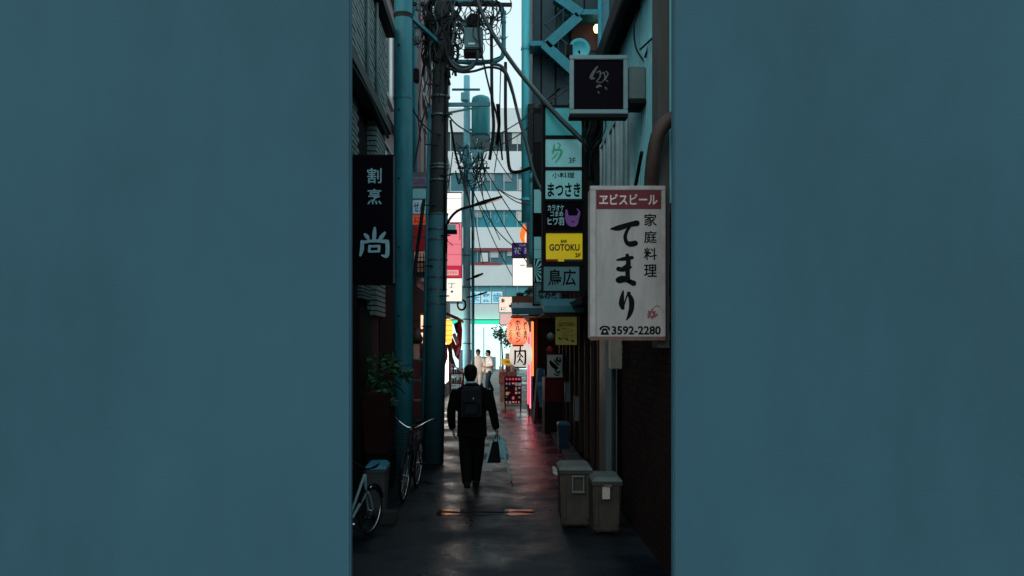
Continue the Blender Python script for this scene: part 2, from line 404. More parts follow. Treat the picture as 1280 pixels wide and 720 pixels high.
# projecting concrete ribs high up
for yy in (15.4, 18.3, 21.2): MB().box(-1.80, yy, 3.4, -1.68, yy + .3, 12.8).build('rib', m_pink, pb_)
mb = MB(); mb.tube([(-1.66, 16.6, 3.2), (-1.66, 16.6, 12.6)], .06, 10); mb.build('downpipe', m_teal, pb_, smooth=True)
lb = thing('grey_building', 'tall grey building with pale floor bands beyond the pinkish one', 'building', (-4, 29, 0))
m_greyb = M('grey_wall', (.22, .24, .25), .7, var=.2, scale=2)
MB().box(-8, 24.6, 0, -1.85, 33.5, 9.4).build('wall', m_greyb, lb)
MB().box(-1.85, 24.7, 0, -1.8, 33.4, 2.9).build('shopfront', M('shopfront_brown', (.05,.03,.025), .6), lb)
for i in range(5): MB().box(-1.80, 24.9 + i*1.25, .5, -1.79, 26.05 + i*1.25, 2.6).build('added_glow_pane', M('added_glow', (.7,.6,.5), .3, var=.3, scale=3, emit=(1,.90,.80), es=4.2), lb)  # glowing panes added to light the walkers at the alley end from the front
for fl in range(2):
    for i in range(4):
        y0 = 25.2 + i * 2.0; z0 = 3.9 + fl * 2.8
        w = MB().box(-1.85, y0, z0, -1.83, y0 + 1.3, z0 + 1.4).build('window', m_glassd, lb)
        MB().box(-1.85, y0 - .05, z0 - .07, -1.79, y0 + 1.35, z0).build('sill', m_alu, w)

# ------------------------------------------------------------------ right: near brick and siding building
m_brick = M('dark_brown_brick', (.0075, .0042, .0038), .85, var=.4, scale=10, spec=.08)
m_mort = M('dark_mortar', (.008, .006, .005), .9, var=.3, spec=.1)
m_siding = M('pale_blue_metal_siding', (.17, .46, .52), .45, var=.15, scale=3)
WR = 1.53
rb = thing('siding_building', 'two-storey building with dark brick base and pale blue metal siding', 'building', (2.6, 10, 0))
MB().box(WR + .03, 10.55, 0, 5, 11.4, 5.6).build('wall', m_dwood, rb)
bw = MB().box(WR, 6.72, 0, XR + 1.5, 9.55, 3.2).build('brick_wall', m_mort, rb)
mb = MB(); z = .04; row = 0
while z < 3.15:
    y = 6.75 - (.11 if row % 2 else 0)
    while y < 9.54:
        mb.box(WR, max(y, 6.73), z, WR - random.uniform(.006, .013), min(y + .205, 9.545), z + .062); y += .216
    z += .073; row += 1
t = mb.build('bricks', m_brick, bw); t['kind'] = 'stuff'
MB().box(WR + .02, 6.72, 3.22, 4, 11.3, 5.6).build('upper_wall', m_siding, rb)
mb = MB(); y = 6.8
while y < 11.25: mb.box(WR - .01, y, 3.25, WR + .02, y + .05, 5.58); y += .1
t = mb.build('siding_ribs', m_siding, rb); t['kind'] = 'stuff'
MB().box(1.34, 7.55, 5.64, 4, 11.5, 5.86).build('eave', m_black, rb)
mb = MB(); mb.tube([(1.36, 7.5, 5.58), (1.36, 11.5, 5.6)], .05, 8); mb.build('roof_gutter', m_dark, rb, smooth=True)
for i, yy in enumerate((8.75, 9.75, 10.55)):
    w = MB().box(WR - .03, yy, 3.35, WR - .012, yy + .62, 4.75).build('window', M('teal_window_glass', (.03,.14,.17), .15, var=.2), rb)
    f = MB(); f.box(WR - .055, yy - .05, 3.3, WR - .012, yy, 4.8).box(WR - .055, yy + .62, 3.3, WR - .012, yy + .67, 4.8).box(WR - .05, yy, 4.75, WR - .012, yy + .62, 4.8).box(WR - .05, yy + .29, 3.35, WR - .03, yy + .33, 4.75)
    f.build('window_frame', M('pale_frame', (.30,.45,.48), .5), w)
# grey-brown pillar, its big rusty elbow and the conduit band
MB().box(1.42, 6.95, 2.0, 1.56, 7.2, 6.5).build('pillar', M('grey_brown_cladding', (.050,.052,.050), .7, var=.3, streak=.2), rb)
mb = MB(); mb.tube(catmull([(1.62, 6.78, 3.95), (1.50, 6.78, 3.94), (1.40, 6.8, 3.83), (1.36, 6.85, 3.62), (1.36, 6.95, 3.4)]), .062, 12); mb.build('duct_elbow', M('rusty_duct', (.035,.022,.018), .6, var=.4), rb, smooth=True)
mb = MB(); mb.tube(catmull([(1.40, 7.6, 3.85), (1.42, 8.2, 3.5), (1.44, 8.6, 3.3)]), .018, 8); mb.build('conduit', m_black, rb, smooth=True)
# pale post, meter box and pipes by the wall further in
MB().box(1.44, 10.3, 0, 1.58, 10.48, 2.6).build('door_post', M('pale_post', (.055,.095,.105), .6, var=.3, streak=.2), rb)
MB().box(1.40, 9.62, 1.72, 1.56, 9.82, 2.1).build('meter_box', M('meter_beige', (.15,.15,.13), .5), rb, bevel=.01)
mb = MB(); mb.tube([(1.47, 9.85, 0), (1.47, 9.85, 1.72)], .025, 8); mb.build('meter_pipe', m_dark, rb)
MB().box(1.47, 10.6, 0, 1.56, 11.2, 2.3).build('door', M('dark_door', (.012,.009,.009), .5), rb)
MB().box(1.40, 10.55, 2.3, 1.56, 11.3, 2.42).build('lintel', m_dwood, rb)

# ---- white wall sign with red header
YS = 6.9
m_signw = M('aged_white_acrylic', (.25, .24, .238), .5, var=.26, scale=5, streak=.25, spec=.2)
s = thing('projecting_sign', 'big white vertical sign with red header and phone number on brick wall', 'sign', P(785, 425, YS))
MB().pbox(738.5, 233.5, 831, 424, YS, .22).build('housing', M('aged_aluminium', (.30,.29,.285), .5, metal=.2, var=.25), s, bevel=.012)
fr = MB(); fr.pbox(737.5, 232, 832, 237.5, YS - .02, .02).pbox(737.5, 237.6, 745, 421, YS - .02, .02).pbox(827, 237.6, 832, 421, YS - .02, .02)
fr.build('frame', M('aged_frame', (.26,.25,.25), .5, var=.3, spec=.3), s, bevel=.004)
MB().pbox(737.5, 420.8, 832, 425.5, YS - .02, .02).build('bottom_rail', M('rusty_rail', (.09,.05,.04), .6, var=.4, scale=30), s)
pn = MB().pbox(745.2, 237.8, 826.8, 420.6, YS - .008, .008).build('panel', m_signw, s)
Yl = YS - .010
h = MB().pbox(745.6, 238, 826.4, 261, YS - .012, .003).build('header_panel', M('dark_red_print', (.090,.009,.016), .5, var=.2, spec=.2), s)
T(h, 'ヱビスビール', 749, 242.5, 822, 256, YS - .0135, M('pale_print', (.42,.38,.38), .5), .02)
for ch, y0 in zip('家庭料理', (267, 288.5, 309.5, 330.5)):
    T(pn, ch, 805, y0, 821, y0 + 15.5, Yl, m_ink, .014)
mb = MB()
brush(mb, [(764,286),(773,285),(786,281),(796,279)], [2.2,6.8,6.3,7.5], Yl)                       # te
brush(mb, [(789,281),(784,288),(781.5,296),(783.5,303),(788,305),(794,304)], [3.3,3.9,4.5,5.1,6.9,6.9], Yl - .0003)
brush(mb, [(771,325),(780,323.5),(790,322)], [1.8,4.8,4.5], Yl - .0006)                            # ma
brush(mb, [(773,336),(780,337),(788,334)], [5.7,5.1,3.6], Yl - .0009)
brush(mb, [(784,319),(785.5,328),(784.5,338),(785,348),(786,352)], [4.5,6.0,5.7,5.4,4.5], Yl - .0012)
brush(mb, [(785.5,329),(781,333),(777,336)], [1.5,3.0,3.6], Yl - .0014)
brush(mb, [(784,347),(776,347.5),(772,350),(775,352),(783,350.5),(792,354)], [4.5,5.4,5.1,3.9,4.8,6.9], Yl - .0016)
brush(mb, [(779,364),(777.5,372),(777,380),(778.5,385)], [2.2,5.4,6.9,4.8], Yl)                   # ri
brush(mb, [(778.5,385),(781,378),(784,369),(787,366)], [3.0,1.8,2.1,3.0], Yl - .0003)
brush(mb, [(785,366),(789,374),(789.5,384),(787,393),(783,400)], [3.0,6.3,6.6,5.1,1.2], Yl - .0006)
flat(mb, 'lettering', m_ink, pn)
T(pn, '3592-2280', 764.5, 407.5, 826, 418.5, Yl, m_ink, .028)
mb = MB(); brush(mb, [(750.5,411.5),(752,409.2),(756,408),(760,409.2),(761.5,411.5)], [2.6,2.4,2,2.4,2.6], Yl)
mb.add([P(753.5,410.6,Yl-.0003),P(758.5,410.6,Yl-.0003),P(761.5,418.5,Yl-.0003),P(750.5,418.5,Yl-.0003)], [(0,1,2,3)])
flat(mb, 'telephone_symbol', m_ink, pn)
mb = MB(); c = P(756, 414.6, Yl - .0008); mb.add([(c[0]+.011*math.cos(j*.5236), c[1], c[2]+.011*math.sin(j*.5236)) for j in range(12)], [tuple(range(12))]); flat(mb, 'dial', m_signw, pn)
mb = MB()
for i in range(16):
    a = i * 2.4; r = 1.2 + (i / 16) * 5; x, yy = 815 + r*math.cos(a), 393 + r*.85*math.sin(a)
    brush(mb, [(x, yy), (x + 2*math.cos(a+1), yy + 2*math.sin(a+1)), (x + 2*math.cos(a+2.2), yy + 3*math.sin(a+2))], [.8, 1.6, .6], Yl - .0001*i, 3)
flat(mb, 'seal_mark', M('seal_red', (.16,.02,.03), .5), pn)
mb = MB(); brush(mb, [(816,386),(820,382.5),(824,383),(825,386)], [.5,.6,.6,.4], Yl); flat(mb, 'seal_tail', m_ink, pn)
for zz in (PZ(260, YS), PZ(400, YS)): bracket(s, (PX(820, YS), YS + .12, zz), (WR + .02, YS + .12, zz), .02)

# ---- square black sign above it
YS = 8.0
s = thing('projecting_sign', 'square black sign in a silver frame with a faint brush character', 'sign', P(748, 146, YS))
MB().pbox(714, 70, 784, 143, YS, .16).build('housing', m_dark, s, bevel=.008)
fr = MB(); fr.pbox(712, 68.5, 785, 74, YS - .03, .03).pbox(712, 136.5, 785, 142, YS - .03, .03).pbox(712, 74.1, 717.5, 136.4, YS - .03, .03).pbox(779.5, 74.1, 785, 136.4, YS - .03, .03)
fr.build('frame', M('silver_frame', (.14,.245,.275), .45, var=.2, spec=.3), s, bevel=.006)
MB().pbox(712, 142.2, 785, 146.5, YS - .03, .14).build('bottom_rail', m_black, s)
pn = MB().pbox(717.6, 74.2, 779.4, 136.3, YS - .012, .012).build('panel', m_dimface, s)
mb = MB(); m_faint = M('faded_grey_lettering', (.075, .085, .095), .6, var=.3, scale=40); YY = YS - .015
brush(mb, [(747,83),(742,90),(739,97),(743,98)], [1.5,3.5,4,1.5], YY)
brush(mb, [(746,91),(750,89),(750,96),(746,102),(752,103)], [1,2,1.5,1.5,1], YY-.0004)
brush(mb, [(752,92),(755,91),(756,98),(752,103)], [1,1.6,1.6,1], YY-.0008); brush(mb, [(757,89),(760,92),(757,99),(760,102)], [1.2,1.6,1.2,1], YY-.0012)
brush(mb, [(746,109),(749,107),(752,108)], [2.5,3,1.2], YY); brush(mb, [(757,110),(758,111)], [3,2.6], YY); brush(mb, [(748,115),(748.5,116)], [2.4,2], YY)
flat(mb, 'lettering', m_faint, pn)
MB().box(PX(786, YS), YS + .0, PZ(124, YS), WR - .015, YS + .3, PZ(83, YS)).build('junction_box', M('box_grey', (.075,.12,.13), .5, var=.2), s, bevel=.01)
MB().box(PX(787, YS), YS - .02, PZ(129.5, YS), WR - .015, YS + .32, PZ(124.6, YS)).build('box_tray', m_black, s)

# ---- satellite dish and black box behind it
s = thing('satellite_dish', 'pale round satellite dish above the square black sign', 'dish', P(724, 66, 11.3))
mb = MB(); c = P(724, 62, 11.3); mb.lathe((c[0], c[1], c[2]), [(.005, .05), (.06, .045), (.11, .02), (.15, -.02), (.152, -.03), (.11, .01), (.05, .035), (.004, .04)], 24, 'Y'); mb.build('reflector', m_teal_l, s, smooth=True)
mb = MB(); mb.tube([(c[0], c[1]+.03, c[2]), (c[0]+.05, c[1]+.1, c[2]-.2), (1.6, c[1]+.1, c[2]-.2)], .015, 8); mb.build('mast', m_dark, s)
MB().pbox(708, 55, 716, 69, 11.2, .1).build('receiver_box', m_black, s, bevel=.008)

# ------------------------------------------------------------------ right: low timber building with signs
m_timb = M('dark_red_timber', (.012, .006, .006), .7, var=.4, streak=.1, scale=12, spec=.15)
rt = thing('timber_building', 'low dark timber shop building behind the stacked sign panels', 'building', (2.6, 15, 0))
MB().box(1.56, 11.45, 0, 5, 19.4, 5.2).build('wall', m_timb, rt)
for i in range(9):
    yy = 11.6 + i * .85
    MB().box(1.50, yy, .1, 1.56, yy + .09, 3.2).build('post', m_dwood, rt)
MB().box(1.30, 11.9, 2.62, 1.6, 19.3, 2.72).build('eave', m_dark, rt)
MB().box(1.25, 11.4, 5.2, 5, 19.5, 5.35).build('roof', m_black, rt)

# stacked panel sign
YS = 11.5
m_cyanp = M('cyan_tinted_acrylic', (.05, .36, .40), .4, var=.25, scale=3, emit=(.05,.36,.40), es=.08)
m_cyanw = M('pale_cyan_acrylic', (.19, .50, .54), .4, var=.22, scale=3, emit=(.19,.50,.54), es=.12)
m_greyp = M('grey_blue_acrylic', (.08, .22, .26), .4, var=.15, scale=3)
m_yel = M('yellow_acrylic', (.80, .60, .008), .35, var=.08, scale=3, emit=(.9,.68,.01), es=.12)
s = thing('panel_sign', 'tall black framed sign of stacked shop name panels, one of them yellow', 'sign', P(705, 366, YS))
MB().pbox(679, 131, 735, 365, YS + .012, .2).build('housing', m_black, s, bevel=.008)
pan = []
for nm, a, mat in (('panel', (682,134.5,727,169), m_cyanp), ('panel', (682,174,727,208.5), m_cyanw), ('panel', (682,213,727,248.5), m_cyanw), ('panel', (682,252,728,288), m_dimface), ('panel', (682.5,291.5,728,324), m_yel), ('panel', (679.5,333,724,363.5), m_greyp)):
    pan.append(MB().pbox(*a, YS, .012).build(nm, mat, s))
for a in ((131,134.2),(169.3,173.7),(208.8,212.7),(248.8,251.7),(288.3,291.2),(327,332.7),(363.8,366)):
    MB().pbox(678.5, a[0], 729.5, a[1], YS - .012, .024).build('rail', m_black, s)
mb = MB(); mb.tube([P(678, 128, YS), P(678, 366, YS)], .018, 8); mb.build('frame_pole', m_dark, s)
Yl = YS - .003
m_green = M('green_print', (.03, .40, .24), .5)
mb = MB(); brush(mb, [(693,180),(692,187),(691,193)], [1,2.5,1], Yl); brush(mb, [(697,179),(700,181),(698,186),(694,188)], [1.5,2,1.5,1], Yl); brush(mb, [(690,190),(696,187),(702,189),(699,197),(694,203)], [1,2,2.5,2.5,1], Yl-.0005); brush(mb, [(697,191),(693,196),(690,199)], [1.2,1.6,1], Yl-.001)
flat(mb, 'lettering', m_green, pan[1])
T(pan[1], '3F', 711, 197, 719.5, 204, Yl, m_ink, .01)
T(pan[2], '小料理', 690, 215.5, 718, 222.5, Yl, m_ink, .015)
T(pan[2], 'まつさき', 684.5, 228.5, 725.5, 246, Yl, m_ink, .03)
m_cyl = M('cyan_lettering', (.30, .60, .66), .5)
T(pan[3], 'カラオケ', 684.5, 256, 705, 263.5, Yl, m_cyl, .012); T(pan[3], 'コまめ', 688, 264, 704, 270.5, Yl, m_cyl, .012); T(pan[3], 'ヒワ羽', 684.5, 272, 705, 281.5, Yl, m_cyl, .02)
m_purp = M('purple_print', (.20, .085, .36), .5, var=.4, scale=40)
mb = MB(); brush(mb, [(708,263),(709,272),(712,279),(719,280),(722,272),(724,265),(721,261)], [2.5,5,6,5.5,4,2.5,1], Yl); brush(mb, [(710,272),(716,273),(721,272)], [5,7,5], Yl-.0006)
flat(mb, 'emblem', m_purp, pan[3])
T(pan[4], 'BAR', 701, 299.5, 709, 303.5, Yl, m_ink, .03)
T(pan[4], 'GOTOKU', 686.5, 305, 724.5, 313.5, Yl, M('brown_print', (.03,.012,.008), .5), .03); T(pan[4], '2F', 719, 316.5, 725.8, 321.5, Yl, m_ink, .03)
MB().pbox(682.5, 324.2, 697.5, 326.6, YS, .01).build('stripe', M('stripe_red', (.25,.015,.012), .5), s); MB().pbox(697.6, 324.2, 705, 326.8, YS, .01).build('stripe', m_yel, s); MB().pbox(705.1, 324.2, 728, 326.6, YS, .01).build('stripe', M('stripe_blue', (.012,.03,.06), .5), s)
T(pan[5], '鳥広', 685, 336.5, 720, 357, Yl, m_ink, .013)
for zz in (PZ(150, YS), PZ(250, YS), PZ(350, YS)): bracket(s, (PX(730, YS), YS + .1, zz), (1.6, YS + .1, zz), .02)

# narrow sign stack behind it
YS = 15.0
s = thing('panel_sign', 'narrow stack of cyan and black panels half hidden behind stacked shop panels', 'sign', P(673, 381, YS))
MB().pbox(666, 135, 681, 382, YS + .012, .15).build('housing', m_black, s)
pl = []
for a, mat in (((667.5,142,680,178), m_dark), ((667.5,237,680,266), m_cyanw), ((667.5,266.4,680,295), m_dimface), ((667.5,296,680,311.5), m_cyanw), ((667.5,312,680,323), m_cyanw), ((667.5,324,680,352), m_cyanw)):
    pl.append(MB().pbox(*a, YS, .012).build('panel', mat, s))
mb = MB()
for k in range(7):
    a = R(-80 + k*27); mb.add([P(668,338,YS-.003),P(668+13*math.cos(a-.1),338+15*math.sin(a-.1),YS-.003),P(668+13*math.cos(a+.12),338+15*math.sin(a+.12),YS-.003)], [(0,1,2)])
flat(mb, 'sunburst', m_ink, pl[5])
pn = MB().pbox(667.5, 353.5, 701, 380, YS - .02, .03).build('panel', M('slate_blue', (.05,.13,.17), .4), s)
p2 = MB().pbox(670.5, 357, 698, 377, YS - .024, .003).build('inner_panel', m_greyp, s)
T(p2, 'なみ家', 672.5, 361, 697, 374, YS - .027, m_ink, .03)
bracket(s, (PX(680, YS), YS + .1, PZ(300, YS)), (1.6, YS + .1, PZ(300, YS)), .02)
bracket(s, (PX(680, YS), YS + .1, PZ(170, YS)), (1.6, YS + .1, PZ(170, YS)), .02)

# awnings
def awning(label, px0, px1, py0, py1, Y, mat, X1):
    a = thing('awning', label, 'awning', (PX((px0+px1)/2, Y), Y, PZ(py1, Y)))
    x0 = PX(px0, Y); z0, z1 = PZ(py1, Y), PZ(py0, Y)
    MB().box(x0, Y, z0, X1, Y + 1.6, z0 + .025).build('soffit', m_dark, a)
    MB().add([(x0, Y - .02, z0 + .03), (X1, Y - .02, z0 + .03), (X1, Y + 1.6, z1 + .12), (x0, Y + 1.6, z1 + .12), (x0, Y - .02, z1), (X1, Y - .02, z1), (X1, Y + 1.6, z1 + .2), (x0, Y + 1.6, z1 + .2)], [(0,1,5,4),(4,5,6,7),(0,4,7,3),(1,2,6,5),(3,7,6,2),(0,3,2,1)]).build('cover', mat, a, bevel=.01)
    n = int((X1 - x0) / .09)
    mb = MB()
    for i in range(n): mb.box(x0 + .02 + i*.09, Y - .032, z0 + .035, x0 + .06 + i*.09, Y - .021, z1 - .01)
    mb.build('valance_ribs', mat, a)
    return a
m_awn = M('blue_awning', (.05, .20, .27), .5, var=.25, scale=8)
awning('ridged blue awning over the red lantern', 640, 679, 385, 395, 18.6, m_awn, 1.58)
awning('smooth teal awning below the stacked shop panels', 680, 718, 382, 393, 13.4, M('teal_awning', (.06, .25, .32), .45, var=.2), 1.58)

# yellow poster, menu panel, red counter, small box signs
YS = 14.2
s = thing('poster', 'yellow-green printed poster hanging on the dark timber building', 'poster', P(708, 431, YS))
pn = MB().pbox(694.5, 396, 721, 431, YS, .02).build('panel', M('faded_yellow_print', (.42, .40, .09), .5, var=.35, scale=9, emit=(.4,.38,.1), es=.08), s)
T(pn, 'GOTOKU', 698, 403, 718, 408, YS - .004, M('print_brown', (.10,.03,.02), .5), .03)
for i in range(5): T(pn, 'ABCDEFGH'[:7 - i % 2] if False else 'おつまみ酒' if i % 2 else '焼酎ビール', 702 - i % 2, 410 + i*2.9, 715 + i % 2, 412 + i*2.9, YS - .004, M('print_brown', (.10,.03,.02), .5), .01)
for x_, y_ in ((698, 412), (700, 423), (716, 426), (709, 424)): 
    mb = MB(); brush(mb, [(x_-1, y_), (x_+1, y_+.6)], [2.6, 2.2], YS - .0045); flat(mb, 'print_dot', M('print_green', (.05,.18,.08), .5), pn)
bracket(s, (PX(718, YS), YS + .015, PZ(395, YS)), (1.56, YS + .015, PZ(395, YS)), .012)
YS = 17.6
s = thing('shop_counter', 'dark red counter panel with black base under the white menu panel', 'counter', P(696, 543, YS))
MB().pbox(681, 472, 715, 503, YS, 1.0).build('front_panel', M('deep_red_panel', (.060, .003, .006), .6, var=.3, spec=.1), s, bevel=.01)
MB().box(PX(681, YS) , YS + .02, 0, PX(715, YS), YS + 1.0, PZ(503.3, YS)).build('base', M('charcoal_base', (.006,.006,.006), .7, spec=.08), s)
s = thing('menu_sign', 'white panel with black brush lettering above the dark red counter', 'sign', P(696, 471, YS))
pn = MB().pbox(684, 443.5, 709, 471.7, YS - .03, .02).build('panel', M('menu_white', (.33,.42,.44), .5, var=.1), s)
mb = MB(); Yl = YS - .034
brush(mb, [(688,452),(690,455),(693,458),(696,460)], [3,5,5.5,4], Yl); brush(mb, [(697,447),(696,450),(699,452)], [2,2.5,2.5], Yl-.0005); brush(mb, [(693,450),(696,454),(699,456)], [1.5,2,1.5], Yl-.001); brush(mb, [(694,462),(697,466),(700,464)], [1.5,2,2], Yl); brush(mb, [(700,448),(700.5,452)], [2,2], Yl); brush(mb, [(693,467),(696,469.5),(699,468)], [1.5,1.5,1.5], Yl-.0015)
flat(mb, 'lettering', m_ink, pn)
T(pn, '居\n酒\n屋\n料\n理', 702.5, 446, 705.5, 468, Yl, m_ink, .02)
MB().pbox(705, 444, 712, 457, YS - .05, .015).build('card', M('card_teal', (.06,.12,.13), .5), s)
MB().box(PX(684, YS), YS - .012, PZ(472.2, YS), PX(712, YS), YS + .06, PZ(442, YS)).build('backing', m_black, s)
bracket(s, (PX(700, YS), YS + .02, PZ(458, YS)), (1.6, YS + .02, PZ(458, YS)), .015)
def standing_sign(label, px0, py0, px1, py1, Y, txt, mat):
    s = thing('standing_sign', label, 'sign', (PX((px0+px1)/2, Y), Y, 0))
    MB().pbox(px0, py0, px1, py1, Y, .16).build('housing', m_dark, s, bevel=.01)
    pn = MB().pbox(px0 + .9, py0 + .9, px1 - .9, py1 - .9, Y - .008, .008).build('panel', mat, s)
    T(pn, txt, px0 + (px1-px0)*.4, py0 + 4, px1 - (px1-px0)*.25, py1 - 6, Y - .012, m_ink, .03)
    mb = MB(); mb.box(PX(px0 + 1.5, Y), Y + .03, 0, PX(px1 - 1.5, Y), Y + .13, PZ(py1 + .2, Y)); mb.build('stand', m_black, s)
    return s
standing_sign('taller dim grey standing box sign by the timber building', 706.5, 477.5, 724, 503, 16.2, '酒\n処', M('dim_acrylic', (.09,.16,.18), .45, var=.15))
standing_sign('shorter dim grey standing box sign with vertical writing', 717.5, 495, 731.5, 527, 14.6, '営\n業\n中', M('dim_acrylic2', (.08,.14,.165), .45, var=.15))

# ------------------------------------------------------------------ right: fire-escape building
m_fe = M('slate_panel_wall', (.016, .052, .068), .6, var=.2, scale=2)
m_stair = M('teal_stair_steel', (.012, .19, .25), .5, var=.25, scale=5)
fb = thing('stair_building', 'tall slate-blue building with a teal steel fire escape and warm lamp', 'building', (2.5, 22, 0))
MB().box(.98, 20.6, 4.3, 6, 24.5, 11.6).build('wall', m_fe, fb)
MB().box(1.52, 20.6, 0, 6, 24.5, 4.29).build('lower_wall', m_timb, fb)
for px in (676, 694, 712, 730): 
    MB().box(PX(px, 20.5), 20.575, 5.5, PX(px, 20.5) + .035, 20.6, 11.6).build('panel_joint', m_black, fb)
MB().box(PX(715, 20.4), 20.57, PZ(62, 20.5), PX(750, 20.4), 20.6, PZ(16, 20.5)).build('recess_panel', M('brown_recess', (.09,.05,.045), .7), fb)
YF = 20.0
def stringer(a, b, w=.24):
    mb = MB(); mb.bar(P(*a, YF), P(*b, YF), .05, w, up=(0,0,1)); return mb
fl = [((680,55),(716,88)), ((684,56),(724,20)), ((726,17),(694,-6))]
for a, b in fl:
    st = stringer(a, b).build('stair_flight', m_stair, fb)
    mb = MB(); mb.bar(P(*a, YF + .5), P(*b, YF + .5), .05, .24); mb.build('rear_stringer', m_stair, st)
    for k in range(8):
        t_ = (k + .5) / 8; c = P(a[0] + (b[0]-a[0])*t_, a[1] + (b[1]-a[1])*t_, YF)
        MB().box(c[0] - .06, YF + .03, c[2] - .015, c[0] + .06, YF + .47, c[2] + .015).build('tread', m_stair, st)
    mb = MB(); mb.tube([P(a[0], a[1] - 26, YF), P(b[0], b[1] - 26, YF)], .02, 6)
    for k in range(5):
        t_ = k / 4; x_, y_ = a[0] + (b[0]-a[0])*t_, a[1] + (b[1]-a[1])*t_; mb.tube([P(x_, y_ - 26, YF), P(x_, y_ - 3, YF)], .012, 6)
    mb.build('railing', m_fe, fb)
MB().box(PX(662, YF), YF, PZ(57, YF), PX(682, YF), YF + .6, PZ(51, YF)).build('landing', m_stair, fb)
MB().box(PX(722, YF), YF, PZ(18, YF), PX(749, YF), YF + .6, PZ(11.5, YF)).build('landing', m_stair, fb)
MB().box(PX(660, YF), YF - .02, PZ(190, YF), PX(668, YF), YF + .1, PZ(130, YF)).build('hatch', m_dark, fb)
mb = MB(); mb.tube([(PX(749.5, YF), YF, 0), (PX(749.5, YF), YF, 11.4)], .05, 10); mb.build('stair_post', m_stair, fb, smooth=True)
MB().box(PX(751, YF), YF + .1, 4, PX(762, YF), YF + .6, 11.4).build('corner_panel', M('teal_corner_panel', (.03,.16,.21), .5), fb)
mb = MB(); mb.tube([(PX(657, 20.2), 20.2, PZ(278, 20.2)), (PX(657, 20.2), 20.2, 11.6)], .105, 14)
cp = mb.build('corner_pipe', m_teal_l, fb, smooth=True)
for zz in (5.6, 7.2, 9.4): 
    mb = MB(); mb.tube([(PX(657, 20.2), 20.2, zz), (PX(657, 20.2), 20.2, zz + .06)], .12, 14); mb.build('pipe_collar', m_teal_l, cp)
c = P(746, 36, 20.3)
lm = MB().lathe(c, [(.01,-.11),(.06,-.09),(.085,-.02),(.085,.05),(.05,.1),(.02,.11)], 14).build('lamp_globe', M('warm_lamp', (.8,.6,.4), .4, emit=(1,.62,.30), es=3.2), fb, smooth=True)
MB().box(c[0] - .02, c[1] + .06, c[2] - .02, c[0] + .02, 20.6, c[2] + .02).build('lamp_arm', m_black, fb)
# duct with an elbow beside the stacked signs
s = thing('wall_duct', 'pale teal duct with elbow rising beside the stacked sign panels', 'duct', P(667, 300, 17))
mb = MB(); mb.tube(catmull([P(667,330,17), P(667,232,17), P(668,219,17), P(674,210,17), P(684,206,17), (1.6, 17, PZ(205,17))], 5), .09, 12); mb.build('pipe', m_teal_l, s, smooth=True)
mb = MB(); mb.tube([P(667,228,17), P(667,223,17)], .10, 12); mb.build('collar', m_teal, s); bracket(s, P(667,300,17), (1.6, 17, PZ(300,17)))

# ------------------------------------------------------------------ right: grill shop with lanterns, and blocks beyond
gb = thing('grill_shop', 'narrow grill restaurant front with red posts and warm doorway', 'building', (2.5, 27, 0))
MB().box(1.5, 24.6, 0, 6, 33.5, 7).build('wall', m_fe, gb)
MB().box(1.0, 21.0, 0, 1.5, 24.5, 2.6).build('front', m_timb, gb)
m_redp = M('red_post', (.22, .012, .014), .5, var=.2)
for a, b in ((660.5, 662), (669.5, 672)):
    MB().box(PX(a, 20.9), 20.9, 0, PX(b, 20.9), 20.98, 2.62).build('post', m_redp, gb)
m_glow = M('warm_doorway', (.5,.2,.08), .6, emit=(1,.20,.06), es=2.0)
MB().pbox(664.2, 402, 667.0, 470, 20.95, .03).build('lit_strip', m_glow, gb)
MB().box(.985, 22.0, .2, 1.0, 23.6, 2.3).build('doorway', M('warm_doorway2', (.5,.2,.1), .6, emit=(1,.10,.16), es=4.5), gb)
MB().box(.9, 20.9, 2.63, 1.5, 24.5, 2.75).build('lintel', m_dwood, gb)

